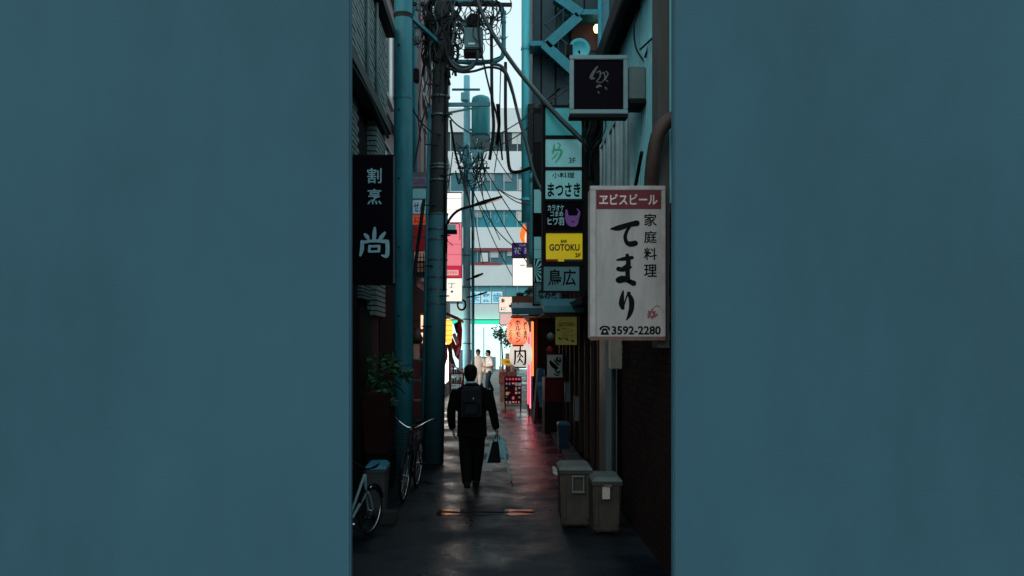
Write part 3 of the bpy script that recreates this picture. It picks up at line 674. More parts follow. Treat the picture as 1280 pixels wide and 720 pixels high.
# paper lanterns
def lantern(label, px, py0, py1, wpx, Y, mat, texts, tmat):
    z0, z1 = PZ(py1, Y), PZ(py0, Y); x = PX(px, Y); r = wpx / 2 * Y / F; h = z1 - z0
    s = thing('paper_lantern', label, 'lantern', (x, Y, z0))
    prof = []; n = 30
    for i in range(n + 1):
        t_ = i / n; rr = r * min(1, (1 - abs(2*t_ - 1) ** 3.2 * .52)) * (1 + (.018 if i % 2 else -.018))
        prof.append((rr, z0 + .05*h + t_*.9*h))
    body = MB().lathe((x, Y, 0), prof, 32).build('shade', mat, s, smooth=True)
    for zz0, zz1 in ((z0, z0 + .05*h), (z1 - .05*h, z1)):
        MB().lathe((x, Y, 0), [(r*.45, zz0), (r*.5, zz0 + .01), (r*.5, zz1 - .01), (r*.45, zz1)], 24).build('rim', m_black, s)
    mb = MB(); mb.tube([(x, Y, z1), (x, Y, z1 + .35)], .01, 6); mb.build('hook', m_black, s)
    def warp(xx, zz):
        t_ = (zz - z0 - .05*h) / (.9*h); rr = r * min(1, (1 - abs(2*t_ - 1) ** 3.2 * .52)) * 1.035
        d = max(-.98, min(.98, (xx - x) / rr)); a = math.asin(d); return Vector((x + rr*math.sin(a), Y - rr*math.cos(a) - .035, zz))
    for tx, a in texts:
        if tx == '肉':
            mb = MB()
            for pts, ws in (([(643.6,438.5),(643.6,446),(643,455)], [2.4,2.2,1.8]), ([(643.4,439.2),(649,438.6),(656,438.4)], [1.8,1.7,2.2]), ([(656,438.6),(656.2,447),(655.6,454.5),(653.2,455)], [2.4,2.3,2.4,1]), ([(650,433.8),(649.2,440),(646.4,446)], [2,2,1.2]), ([(649.4,441),(651,444),(653.4,446)], [1.2,1.8,1.4]), ([(649.6,445),(648.6,449.5),(646.2,453)], [1.4,1.8,1]), ([(649.6,448.4),(651.4,451),(653,453)], [1.2,1.8,1.3])): brush(mb, pts, ws, Y, 8)
            mb.v = [warp(v.x, v.z) for v in mb.v]; flat(mb, 'lettering', tmat, body)
        else: T(body, tx, *a, Y, tmat, .02, warp=warp)
    return s
m_lred = M('lit_red_paper', (.8,.25,.12), .7, var=.2, scale=8, emit=(1,.23,.11), es=1.7)
m_lwhite = M('lit_white_paper', (.75,.72,.66), .7, var=.1, emit=(1,.93,.80), es=.62)
def bulb_glow(m, z, half, stops, es):
    # paper is brightest level with the bulb inside and dims towards both rims
    t = m.node_tree; L = t.links.new; p = t.nodes['Principled BSDF']; g = t.nodes.new('ShaderNodeTexCoord'); sp = t.nodes.new('ShaderNodeSeparateXYZ'); L(g.outputs['Object'], sp.inputs[0])
    a = t.nodes.new('ShaderNodeMath'); a.operation = 'SUBTRACT'; a.inputs[1].default_value = z; L(sp.outputs['Z'], a.inputs[0])
    b = t.nodes.new('ShaderNodeMath'); b.operation = 'ABSOLUTE'; L(a.outputs[0], b.inputs[0])
    c = t.nodes.new('ShaderNodeMath'); c.operation = 'DIVIDE'; c.inputs[1].default_value = half; L(b.outputs[0], c.inputs[0])
    r = t.nodes.new('ShaderNodeValToRGB'); L(c.outputs[0], r.inputs[0]); r.color_ramp.elements[0].color = stops[0] + (1,); r.color_ramp.elements[1].color = stops[1] + (1,)
    L(r.outputs[0], p.inputs['Emission Color']); p.inputs['Emission Strength'].default_value = es
bulb_glow(m_lred, .36, .38, ((1, .42, .22), (.75, .07, .03)), 1.35)
bulb_glow(m_lwhite, .38, .42, ((1, .93, .82), (.62, .60, .56)), .75)
lantern('glowing orange-red paper lantern with dark writing', 647.5, 396, 433, 28, 19.6, m_lred,
        [('ホ\nル\nモ\nン', (643.5, 400, 650.5, 428)), ('焼\n肉', (654, 402, 658.5, 424)), ('う\nし\nわ\nろ', (636, 403, 640, 426))], M('lantern_ink', (.02,.003,.003), .8, spec=.05))
lantern('glowing white paper lantern with one big black character', 651, 426, 460, 29, 20.4, m_lwhite, [('肉', (642, 434, 656, 455))], m_ink)
s = thing('lantern_rail', 'dark timber rail holding the paper lanterns under the blue awning', 'rail', P(660, 394, 20))
MB().box(PX(636, 20), 19.55, PZ(385, 20), 1.02, 19.63, PZ(382, 20)).build('beam', m_dwood, s)
MB().box(PX(650, 20), 20.36, PZ(392, 20.4), 1.02, 20.44, PZ(388.5, 20.4)).build('beam', m_dwood, s)
MB().box(.98, 19.55, PZ(396, 20), 1.04, 21, PZ(381, 20)).build('beam', m_dwood, s)
# small signs further along on the right
def box_sign(name, label, px0, py0, px1, py1, Y, mat, texts, wall, d=.14, tmat=None, hm=None, group=None):
    s = thing(name, label, 'sign', P((px0+px1)/2, py1, Y), group)
    MB().pbox(px0 - .6, py0 - .6, px1 + .6, py1 + .6, Y + .006, d).build('housing', hm or m_dark, s)
    pn = MB().pbox(px0, py0, px1, py1, Y - .004, .010).build('panel', mat, s)
    for tx, a in texts: T(pn, tx, *a, Y - .008, tmat or m_ink, .02)
    xe = PX(px1, Y) if wall > 0 else PX(px0, Y)
    zz = (PZ(py0, Y) + PZ(py1, Y)) / 2
    if abs(wall) > abs(xe): bracket(s, (xe, Y + .08, zz), (wall, Y + .08, zz))
    return s
box_sign('projecting_sign', 'small purple sign with two pale characters', 640.5, 304, 666, 321.5, 24.5, M('purple_acrylic', (.055,.028,.16), .4, var=.2, emit=(.055,.028,.16), es=.25),
         [('花 泉', (642.5, 309, 664, 317.5)), ('CLUB', (649, 305.3, 657, 307.6))], 1.52, tmat=M('lilac_print', (.5,.5,.75), .5, emit=(.4,.42,.65), es=.3))
box_sign('projecting_sign', 'glowing blank white sign below the small purple sign', 641, 323, 666, 357, 24.5, M('lit_white_acrylic', (.8,.76,.7), .4, var=.04, emit=(1,.93,.84), es=1.1), [('—', (650, 331, 656, 332))], 1.52)
box_sign('projecting_sign', 'small white lit sign with one celebratory character over pinkish panel', 624, 371, 650, 390, 29, M('lit_cream', (.8,.7,.62), .4, var=.05, emit=(1,.82,.68), es=.75), [('寿', (626, 373, 631, 379)), ('に', (626, 384, 633, 388))], 1.55)
box_sign('projecting_sign', 'pinkish lit panel below the small cream sign', 625, 392.5, 646, 405.5, 29, M('lit_pink', (.7,.5,.48), .4, var=.06, emit=(1,.60,.56), es=.5), [], 1.55)
# flame-coloured ornament above the purple sign
s = thing('flame_ornament', 'orange flame-shaped lit ornament above the purple sign', 'ornament', P(655, 303, 24.5))
mb = MB(); mb.lathe(P(655, 303, 24.6)[:2] + (0,), [(.05, PZ(303.4,24.6)), (.12, PZ(298,24.6)), (.14, PZ(293,24.6)), (.10, PZ(288,24.6)), (.06, PZ(284,24.6)), (.01, PZ(280,24.6))], 12, sx=1, sy=.6)
mb.build('flame', M('flame_orange', (.6,.15,.03), .5, var=.5, scale=9, emit=(1,.2,.03), es=1.0), s, smooth=True)
MB().lathe(P(658.5, 303, 24.5)[:2] + (0,), [(.05, PZ(303.4,24.5)), (.07, PZ(298,24.5)), (.05, PZ(293,24.5)), (.02, PZ(290,24.5))], 10).build('core', M('flame_pale', (.8,.6,.5), .5, emit=(1,.8,.6), es=1.0), s, smooth=True)
# ledge planter with brown board and dark leaves
def leaf_cloud(name, mat, parent, centers, n, size, seed=1, flatz=1):
    rnd = random.Random(seed); mb = MB()
    for i in range(n):
        c, r = rnd.choice(centers); d = Vector((rnd.gauss(0,1), rnd.gauss(0,1), rnd.gauss(0,1)*flatz)).normalized() * (r * rnd.random() ** .4)
        p = Vector(c) + d; a = Vector((rnd.gauss(0,1), rnd.gauss(0,1), rnd.gauss(-.3,.7))).normalized(); b = a.orthogonal().normalized()
        b.rotate(Matrix.Rotation(rnd.random()*6.28, 3, a)); l = size * rnd.uniform(.6, 1.4); nn = a.cross(b)
        mb.add([p, p + a*l*.45 + b*l*.22 + nn*l*.05, p + a*l, p + a*l*.45 - b*l*.22 + nn*l*.05], [(0,1,2,3)])
    me = bpy.data.meshes.new(name); me.from_pydata([v - org(parent) for v in mb.v], [], mb.f)
    return link_mesh(me, name, mat, parent)
m_leafd = M('dark_green_leaf', (.018, .050, .028), .45, var=.5, scale=5)
m_leaf = M('green_leaf', (.030, .115, .060), .45, var=.5, scale=5)
s = thing('ledge_planter', 'small dark shrub in a brown trough above the blue awning', 'plant', P(656, 384, 22))
MB().pbox(640, 370, 668, 384, 22, .3).build('trough', M('brown_board', (.20,.10,.06), .7, var=.3, scale=10), s, bevel=.01)
leaf_cloud('foliage', m_leafd, s, [(P(660,366,22.1), .14), (P(650,368,22.1), .08), (P(664,362,22.1), .08)], 160, .09, 3)
bracket(s, P(664,380,22.2), (1.5, 22.2, PZ(380,22.2)), .03); 

# A-board menu, blue folded trolley, yellow sign, goods
Yb = 23.1
s = thing('menu_board', 'black free-standing menu board with rows of coloured pictures', 'menu board', (PX(641, Yb), Yb, 0))
MB().pbox(630.5, 470.5, 652, 508, Yb, .04).build('board', m_black, s, bevel=.008)
for i in (631.5, 651): 
    mb = MB(); mb.bar(P(i, 470.5, Yb + .02), (PX(i, Yb), Yb + .02, 0), .03); mb.build('leg', m_black, s)
    mb = MB(); mb.bar(P(i, 471, Yb + .045), (PX(i, Yb), Yb + .42, 0), .025); mb.build('leg', m_black, s)
rnd = random.Random(4); mcs = [M('print_%d' % i, c, .5, emit=c, es=.35) for i, c in enumerate([(.16,.26,.30),(.26,.16,.2),(.08,.25,.25),(.2,.2,.3),(.3,.24,.16),(.05,.22,.18)])]  # pictures given a weak glow that holds their colour under the red light
for r_ in range(6):
    for c_ in range(5):
        x_ = 632.2 + c_*3.9; y_ = 472.5 + r_*5.8
        if r_ == 0: MB().pbox(x_, y_, x_ + 2.6, y_ + 2.6, Yb - .004, .004).build('picture', M('menu_lilac', (.30,.24,.34), .5), s)
        elif rnd.random() < .85: MB().pbox(x_, y_, x_ + rnd.uniform(1.6, 3.6), y_ + rnd.uniform(1.2, 4.6), Yb - .004, .004).build('picture', rnd.choice(mcs), s)
MB().pbox(632, 504.5, 650.5, 507.3, Yb - .004, .004).build('footer_strip', M('menu_green', (.04,.28,.22), .5), s)
Yb = 20.4
s = thing('folded_trolley', 'blue folded trolley with pale legs leaning by the red counter', 'trolley', (PX(676, Yb), Yb, 0))
m_blue = M('blue_plastic', (.020, .12, .30), .4, var=.25)
mb = MB(); mb.prism([(PX(673,Yb), PZ(460,Yb)), (PX(679,Yb), PZ(461,Yb)), (PX(682,Yb), PZ(482,Yb)), (PX(671,Yb), PZ(482,Yb))], Yb, Yb + .12); mb.build('upper_panel', m_blue, s, bevel=.01)
mb = MB(); mb.prism([(PX(671.5,Yb), PZ(483,Yb)), (PX(682.5,Yb), PZ(483,Yb)), (PX(682.5,Yb), PZ(509,Yb)), (PX(675,Yb), PZ(509,Yb))], Yb - .02, Yb + .2); mb.build('lower_panel', M('pale_blue_plastic', (.03,.20,.38), .4, var=.25), s, bevel=.01)
MB().pbox(671.5, 478, 683, 483, Yb - .08, .2).build('tray', M('sky_plastic', (.12,.36,.44), .4), s, bevel=.012)
MB().pbox(677.5, 498, 682.5, 509, Yb - .05, .03).build('label_card', m_white, s)
for a, b in (((672, 461), (666.5, 518)), ((679.5, 462), (684.5, 518))):
    mb = MB(); mb.tube([P(*a, Yb + .06), (PX(b[0], Yb), Yb - .05, .0)], .02, 8); mb.build('leg', m_alu, s)
    mb = MB(); mb.tube([P(*a, Yb + .08), (PX(b[0], Yb), Yb + .4, .0)], .02, 8); mb.build('leg', m_alu, s)
Yb = 27
s = thing('display_stand', 'cluttered red and cream display stand with a yellow card on top', 'stand', (PX(634, Yb), Yb, 0))
MB().pbox(623.5, 465, 646, 480, Yb, .4).build('shelf', M('stand_mixed', (.28,.12,.10), .6, var=.8, scale=9), s, bevel=.01)
MB().box(PX(624.5,Yb), Yb + .05, 0, PX(645,Yb), Yb + .35, PZ(480.3,Yb)).build('base', M('stand_cream', (.3,.22,.18), .6, var=.6, scale=8), s)
for i in range(9):
    x_ = 624 + i*2.4; MB().pbox(x_, 465 - rnd.uniform(3, 8), x_ + 2.0, 464.8, Yb + .02 + .01*(i % 3), .08).build('item', rnd.choice([M('goods_red', (.45,.04,.05), .5), M('goods_cream', (.6,.5,.42), .5), M('goods_pink', (.5,.25,.25), .5), M('goods_dark', (.05,.04,.05), .5)]), s)
yc = MB().pbox(626.5, 448.5, 640, 456.2, Yb - .01, .02).build('yellow_card', M('yellow_card', (.75,.45,.06), .5, emit=(.9,.5,.06), es=.35), s)
T(yc, '1980', 631, 450.5, 637, 454.5, Yb - .014, M('card_brown', (.3,.1,.02), .5), .02)
mb = MB(); mb.bar(P(633, 456, Yb + .0), P(633, 470, Yb + .0), .02); mb.build('card_post', m_dark, s)
# red and white paper balls near the yellow poster
for (px, py, c, lab) in ((688, 438, M('red_ball', (.30,.012,.02), .5), 'small dark red paper ball hanging by the timber building'), (688.5, 421, M('pale_ball', (.25,.34,.35), .5), 'small pale paper ball hanging by the timber building')):
    s = thing('hanging_ball', lab, 'decoration', P(px, py, 16))
    MB().lathe(P(px, py, 16), [(.01,-.085),(.05,-.07),(.078,-.03),(.083,.005),(.07,.04),(.045,.07),(.01,.083)], 14).build('ball', c, s, smooth=True)
    mb = MB(); mb.tube([P(px, py - 5, 16), P(px, 396, 16), (1.56, 16, PZ(394,16))], .006, 6); mb.build('string', m_black, s)
# leaf sapling near the shop at the far end
s = thing('street_tree', 'small green street tree at the alley end beside the bright shop', 'tree', (PX(627, 34), 34, 0))
mb = MB(); mb.tube(catmull([(PX(628,34),34,0),(PX(628.5,34),34,1),(PX(627,34),34,2),(PX(626,34),34,2.9)]), [.05,.047,.045,.043,.042,.04,.04,.036,.034,.03,.028,.026,.024,.022,.02,.018,.016,.014,.012], 8); mb.build('trunk', m_dwood, s)
leaf_cloud('crown', M('lit_leaf', (.05,.16,.08), .5, var=.4), s, [(P(626,412,34), .35), (P(631,420,34), .25), (P(622,418,34), .25), (P(634,428,34), .22)], 420, .13, 5)

# ------------------------------------------------------------------ far building across the end street
YB = 58.0
m_fw = M('far_white_wall', (.74, .80, .82), .7, var=.08, scale=.6)
m_fgl = M('far_teal_glass', (.05, .20, .25), .15, var=.3, scale=.5)
far = thing('far_building', 'wide pale office block with ribbon windows closing the alley', 'building', (0, YB, 0))
MB().box(-16, YB + .35, 0, 14, YB + 12, PZ(135, YB)).build('core', M('far_core', (.10,.14,.15), .7), far)
bands = [(135,165),(189,216),(239,262.5),(284,310),(331,357),(380,399)]
for a, b in bands: MB().box(-16, YB, PZ(b, YB), 14, YB + .4, PZ(a, YB)).build('spandrel', m_fw, far)
wins = [(165.2,188.8,m_glassd,'window_band'),(216.2,238.8,m_fgl,''),(262.7,283.8,M('teal_ribbon_glass',(.02,.24,.31),.2,var=.25,scale=.4),''),(310.2,330.8,m_fgl,''),(357.2,379.8,M('pale_ribbon_glass',(.12,.35,.42),.2,var=.25,scale=.4),'')]
pm = {}
for bi, (a, b, mat, _) in enumerate(wins):
    for i in range(18):
        x0 = -9 + i * .97 + .03
        if bi not in pm:
            pm[bi] = MB().box(0, 0, PZ(b, YB), .91, .06, PZ(a, YB)).mesh('window_pane'); pm[bi].materials.append(mat)
        o = bpy.data.objects.new('window_pane', pm[bi]); COL.objects.link(o); o.parent = far; o.location = Vector((x0, YB + .2 + .01*(i % 3), 0)) - org(far)
        MB().box(x0 - .06, YB + .12, PZ(b, YB), x0, YB + .3, PZ(a, YB)).build('mullion', m_alu, far)
for i, (x_, a, b) in enumerate(((594, 217, 230), (607, 217, 226), (640, 166, 180), (648, 224, 238), (629, 217, 227), (612, 312, 322), (634, 312, 320), (592, 263, 272), (645, 263, 276))):
    MB().pbox(x_, a, x_ + 11, b, YB + .13, .05).build('blind', M('blind_%d' % (i % 3), [(.45,.52,.54),(.25,.33,.36),(.6,.62,.6)][i % 3], .8, var=.15), far)
m_b = M('blue_print', (.02,.30,.55), .5, emit=(.02,.3,.55), es=.4)
for ch, x_ in zip('未来歯', (588, 602, 616)):
    pn = MB().pbox(x_ - 1, 364.5, x_ + 12, 379, YB + .1, .05).build('window_sign', M('white_window_sign', (.5,.72,.78), .5, emit=(.5,.75,.82), es=.35), far)
    T(pn, ch, x_, 366, x_ + 11, 377.5, YB + .09, m_b, .015)
for ch, x_ in zip('クリア', (608, 618, 628)): T(far, ch, x_, 269, x_ + 7, 278, YB + .18, M('faint_cyan_print', (.12,.42,.48), .5), .01)
MB().pbox(588, 311, 640, 313.5, YB - .05, .05).build('red_strip', M('red_strip', (.35,.05,.07), .5), far); MB().pbox(588, 328, 626, 331, YB - .05, .05).build('red_strip', M('red_strip', (.35,.05,.07), .5), far)
MB().pbox(601, 316, 610, 327, YB - .1, .1).build('wall_unit', m_white, far)
# lit shop at street level
MB().box(-9, YB - .6, PZ(405.5, YB), 9, YB + .3, PZ(400.5, YB)).build('green_band', M('green_fascia', (.03,.5,.32), .4, emit=(.05,.85,.5), es=.7), far)
MB().box(-9, YB - .6, PZ(409, YB), 9, YB + .3, PZ(405.7, YB)).build('white_band', M('white_fascia', (.7,.8,.8), .4, emit=(.8,1,.98), es=1.0), far)
MB().box(-9, YB + .3, 0, 9, YB + .34, PZ(409.2, YB)).build('lit_interior', M('lit_shop_interior', (.6,.75,.75), .6, var=.3, scale=.8, emit=(.62,.92,.90), es=1.05), far)
for i in range(14): MB().box(-8 + i*1.2, YB + .05, 0, -7.93 + i*1.2, YB + .12, PZ(409, YB)).build('shop_mullion', m_alu, far)
for i in range(8): MB().box(-6 + i*1.7, YB + .14, 0, -5 + i*1.7, YB + .28, .9 + .25*(i % 3)).build('shelf', M('shop_shelf_%d' % (i % 3), [(.25,.3,.32),(.3,.2,.15),(.12,.25,.3)][i % 3], .6, var=.5, scale=5), far)

# ------------------------------------------------------------------ utility poles
def band(mb, x, y, z, r, h): mb.tube([(x, y, z), (x, y, z + h)], r, 16)
YP = 12.2; xp = PX(504, YP)
s = thing('steel_pole', 'smooth teal steel pole in front of the pinkish building', 'pole', (xp, YP, 0))
mb = MB(); mb.tube([(xp, YP, z_) for z_ in (0, 1.5, 3, 4.5, 6, 7.5, 9.5)], [.148, .1475, .147, .1455, .142, .139, .135], 24); mb.build('shaft', m_teal, s, smooth=True)
mb = MB(); band(mb, xp, YP, PZ(124.5, YP), .152, .035); mb.build('joint_ring', m_teal, s)
mb = MB(); band(mb, xp, YP, PZ(24, YP), .146, .05); band(mb, xp, YP, PZ(20, YP), .150, .02); mb.build('clamp', m_dark, s)
mb = MB(); mb.bar((xp + .13, YP, PZ(22, YP)), (PX(551, 13.4), 13.3, PZ(22, YP)), .05, .06); mb.build('tie_arm', m_teal, s)
for py in (60, 140, 225, 310, 395): 
    mb = MB(); c = (xp - .05, YP - .14, PZ(py, YP)); mb.lathe(c, [(.004,-.02),(.014,-.012),(.014,.006)], 8, 'Y'); mb.build('bolt', m_dark, s)
YP = 13.4
x0, x1 = PX(541.5, YP), PX(552.5, YP); zt = PZ(-40, YP)
def pole_x(z): return x0 + (x1 - x0) * z / PZ(20, YP)
m_pole = M('weathered_concrete', (.026, .034, .036), .8, var=.4, scale=6, bump=.3, streak=.2)
m_wrap = M('teal_pole_wrap', (.030, .130, .165), .55, var=.25, scale=6, streak=.2)
dp = thing('utility_pole', 'dark concrete utility pole wrapped with bands and carrying tangled cables', 'pole', (x0, YP, 0))
mb = MB(); mb.tube([(pole_x(0), YP, 0), (pole_x(zt/2), YP, zt/2), (pole_x(zt), YP, zt)], [.168, .15, .132], 24); mb.build('shaft', m_pole, dp, smooth=True)
mb = MB(); za, zb = .02, PZ(268, YP); mb.tube([(pole_x(za), YP, za), (pole_x(zb), YP, zb)], [.176, .165], 24); mb.build('wrap', m_wrap, dp, smooth=True)
for py in (268, 287, 300, 325, 347, 362, 380):
    mb = MB(); z = PZ(py, YP); band(mb, pole_x(z), YP, z - .012, .174, .024); mb.build('strap', M('strap_steel', (.10,.15,.16), .4, metal=.4), dp)
for py in (122, 145, 207, 211, 226):
    mb = MB(); z = PZ(py, YP); band(mb, pole_x(z), YP, z - .012, .165, .03); mb.build('strap', M('strap_steel', (.10,.15,.16), .4, metal=.4), dp)
mb = MB(); mb.tube([(pole_x(0) - .19, YP - .05, .1), (pole_x(3) - .18, YP - .05, 3), (pole_x(6) - .17, YP - .05, 6)], .028, 8); mb.build('riser_conduit', m_teal, dp, smooth=True)
mb = MB(); mb.tube([(pole_x(3) + .13, YP - .12, 2.9), (pole_x(6) + .1, YP - .12, 6.6)], .02, 8); mb.build('riser_conduit', m_black, dp, smooth=True)
for k in range(9):
    z = 2.3 + k * .5; sd = 1 if k % 2 else -1; mb = MB(); mb.tube([(pole_x(z), YP - .13, z), (pole_x(z) + sd*.22, YP - .2, z)], .011, 6); mb.build('step_bolt', m_dark, dp)
# pipe frame beside the head, crossarms, switch box, insulators
q = lambda px, py, dy=0: Vector(P(px, py, YP + dy))
mb = MB(); mb.tube(catmull([q(556,77), q(590,77.5), q(614,77), q(624,74), q(629,66), q(629.5,40), q(629,18), q(625,7), q(615,3), q(590,2), q(556,3)], 5), .038, 10); mb.build('pipe_frame', m_teal, dp, smooth=True)
for py in (14, 26, 46, 60): 
    mb = MB(); mb.tube([q(629.3,py), q(629.3,py+3)], .047, 10); mb.build('frame_collar', m_teal, dp)
mb = MB(); mb.bar(q(553, 131), q(613, 130.5), .05, .06); mb.build('crossarm', M('arm_teal', (.05,.24,.29), .5), dp)
mb = MB(); mb.bar(q(556, 142), q(600, 133.5), .025, .03); mb.build('arm_brace', m_teal, dp)
mb = MB(); mb.bar(q(516, 5), q(640, 6), .06, .05); mb.build('crossarm', m_dark, dp)
mb = MB(); mb.bar(q(520, 33), q(604, 30), .05, .05); mb.build('crossarm', m_teal, dp)
mb = MB(); mb.bar(q(562, 8, .1), q(586, 36, .1), .05, .06); mb.build('arm_brace', m_teal, dp)
sb = MB(); sb.box(q(581,0).x, YP - .25, q(0,67).z, q(604,0).x, YP + .1, q(0,41).z); sbo = sb.build('switch_box', M('switch_grey', (.04,.115,.135), .5, var=.2), dp, bevel=.015)
sb = MB(); sb.box(q(580,0).x, YP - .22, q(0,71.5).z, q(603,0).x, YP + .08, q(0,67.2).z).build('box_base', m_black, sbo)
MB().box(q(586,0).x, YP - .256, q(0,62.5).z, q(594,0).x, YP - .25, q(0,60.5).z).build('nameplate', m_alu, sbo)
mb = MB(); mb.lathe(q(592, 30), [(.02,-.16),(.1,-.13),(.12,-.02),(.12,.1),(.08,.15),(.03,.17)], 14); mb.build('cable_joint', m_black, dp, smooth=True)
mb = MB(); mb.tube([q(559,22), q(573,33), q(586,45)], .022, 8); mb.build('jumper_rod', M('pale_rod', (.35,.42,.44), .4), dp)
for (px, py) in ((519, 29), (523, 8), (533, 5), (546, 3), (521, 50)):
    mb = MB(); mb.lathe(q(px, py), [(.02,-.08),(.05,-.06),(.03,-.03),(.055,-.01),(.03,.02),(.05,.05),(.015,.08)], 10); mb.build('insulator', M('insulator_grey', (.14,.2,.21), .3), dp, smooth=True)
for (px, py, w, h_) in ((518, 90, 7, 17), (529, 40, 5, 8), (534, 24, 9, 9)):
    MB().box(q(px,0).x, YP - .22, q(0,py+h_).z, q(px+w,0).x, YP - .08, q(0,py).z).build('splice_case', m_black, dp, bevel=.02)
# bundled cable mass round the pole head
rnd = random.Random(11)
for k in range(46):
    a = rnd.uniform(0, 6.28); pts = []
    z0, z1 = rnd.uniform(6.3, 7.2), rnd.uniform(7.0, 8.0); rb_ = rnd.uniform(.15, .30)
    for i in range(6):
        t_ = i / 5; z = z0 + (z1 - z0)*t_; r_ = rb_ + rnd.uniform(-.04, .04); aa = a + t_*rnd.uniform(-.3, .9)
        pts.append((pole_x(z) + r_*math.cos(aa), YP + r_*math.sin(aa)*.9, z))
    mb = MB(); mb.tube(catmull(pts, 4), rnd.choice([.010, .014, .018, .024]), 6); mb.build('cable_strand', rnd.choice([m_cable, m_cable, m_cable, m_cable2]), dp, smooth=True)
def loop_cable(cx, cy, rx, ry, r, a0=0, a1=6.6, mat=None, dy=-.1):
    pts = []
    for i in range(15):
        a = a0 + (a1 - a0)*i/14; pts.append(q(cx + rx*math.cos(a)*rnd.uniform(.92,1.08), cy + ry*math.sin(a)*rnd.uniform(.92,1.08), dy + .012*i - .1))
    mb = MB(); mb.tube(catmull(pts, 3), r, 6); mb.build('cable_loop', mat or m_cable, dp, smooth=True)
for args in ((522,45,6,10,.008),(520,42,7,14,.008),(523,48,5,12,.007,0,6.6,m_cable2),(534,65,7,16,.012),(533,70,6,12,.010),(537,48,9,14,.014),(572,47,8,16,.008),(570,52,6,12,.008),(573,42,7,13,.009,0,6.6,m_cable2),
             (580,20,10,14,.008),(584,14,12,12,.008),(590,18,9,13,.010),(608,16,9,14,.012),(610,14,11,17,.012,0,6.6,m_cable2),(612,22,10,15,.010),(606,26,8,12,.008),(612,10,13,13,.016),(598,8,10,8,.012),(565,12,10,12,.016),(548,10,14,12,.020),(540,16,10,14,.018),(556,20,9,13,.016),(546,60,10,16,.018),(566,30,8,12,.010),(618,24,8,20,.006),(604,40,12,10,.006),(616,44,9,14,.006),(596,22,14,10,.006),(575,62,8,10,.007),(622,14,7,12,.010),(586,52,16,12,.006)):
    loop_cable(*args)
for k in range(34):
    cx_ = rnd.choice([rnd.gauss(545, 14), rnd.gauss(575, 18), rnd.gauss(608, 12)]); loop_cable(cx_, rnd.uniform(-4, 62) if cx_ < 600 else rnd.uniform(-2, 40), rnd.uniform(4, 13), rnd.uniform(7, 18), rnd.choice([.0045, .006, .008]), rnd.uniform(0, 3), rnd.uniform(4.5, 7.5), rnd.choice([m_cable, m_cable, m_cable2]), rnd.uniform(-.25, .15))
for k in range(16):
    x_, y_ = rnd.uniform(520, 560), rnd.uniform(0, 70); x2, y2 = rnd.uniform(566, 632), rnd.uniform(0, 90); d0 = rnd.uniform(-.2, .2)
    mb = MB(); mb.tube(catmull([q(x_, y_, d0), q((x_*2 + x2)/3, (y_*2 + y2)/3 + rnd.uniform(4, 18), d0), q((x_ + x2*2)/3, (y_ + y2*2)/3 + rnd.uniform(4, 18), d0), q(x2, y2, d0)], 6), rnd.choice([.005, .007, .010]), 6); mb.build('jumper_cable', rnd.choice([m_cable, m_cable, m_cable2]), dp, smooth=True)
for k in range(12):
    x_, y_ = rnd.uniform(520, 562), rnd.uniform(70, 100); x2, y2 = x_ + rnd.uniform(-12, 10), y_ + rnd.uniform(25, 90)
    mb = MB(); mb.tube(catmull([q(x_, y_, -.2), q(x_ + rnd.uniform(-6, 6), (y_ + y2)/2, -.22), q(min(max(x2, 526), 560), y2, -.2)], 6), rnd.choice([.006, .009]), 6); mb.build('jumper_cable', m_cable, dp, smooth=True)
for off, rr, mt in ((0, .016, m_cable2), (2.5, .014, m_cable), (5, .014, m_cable2), (8, .018, m_cable)):     # fat hanging loops below the switch box
    pts = [q(600 - off*.5, 70), q(599 - off*.4, 76 + off), q(590, 86 + off*.8), q(578, 88 + off), q(567, 82 + off), q(560, 72 + off*.6), q(557, 60)]
    mb = MB(); mb.tube(catmull([p + Vector((0, -.2 - off*.01, 0)) for p in pts], 5), rr, 7); mb.build('cable_loop', mt, dp, smooth=True)
# far pole with transformer
YQ = 26.0; xq = PX(583.5, YQ)
fp = thing('utility_pole', 'pale blue far utility pole carrying a teal cylindrical transformer', 'pole', (xq, YQ, 0))
m_fp = M('pale_blue_pole', (.22, .60, .70), .6, var=.25, scale=5, streak=.2)
mb = MB(); mb.tube([(xq, YQ, 0), (xq, YQ, PZ(95, YQ))], [.135, .10], 18); mb.build('shaft', m_fp, fp, smooth=True)
mb = MB(); mb.tube([(xq + .2, YQ, 0), (xq + .2, YQ, PZ(235, YQ))], .05, 8); mb.build('riser_conduit', m_teal_l, fp, smooth=True)
c = P(601, 170, YQ)
tr = MB().lathe((c[0], YQ, c[2]), [(.2,-.02),(.29,0),(.30,.05),(.30,1.15),(.27,1.24),(.15,1.3),(.03,1.31)], 24).build('transformer', M('transformer_teal', (.045,.33,.38), .45, var=.3, scale=5, streak=.15), fp, smooth=True)
mb = MB(); mb.bar((xq, YQ, c[2] + .2), (c[0], YQ, c[2] + .2), .06, .06); mb.bar((xq, YQ, c[2] + 1.0), (c[0], YQ, c[2] + 1.0), .06, .06); mb.build('hanger', m_teal, fp)
for a, b, py in ((570, 606, 185), (572, 612, 210), (565, 600, 112)):
    mb = MB(); mb.bar(P(a, py, YQ - .2), P(b, py, YQ - .2), .06, .06); mb.build('crossarm', m_teal, fp)
for px, py, w in ((576, 115, 9), (585, 215, 9), (590, 187, 14)):
    MB().pbox(px, py, px + w, py + 10, YQ - .35, .25).build('equipment_box', m_fp, fp, bevel=.02)
rnd = random.Random(5)
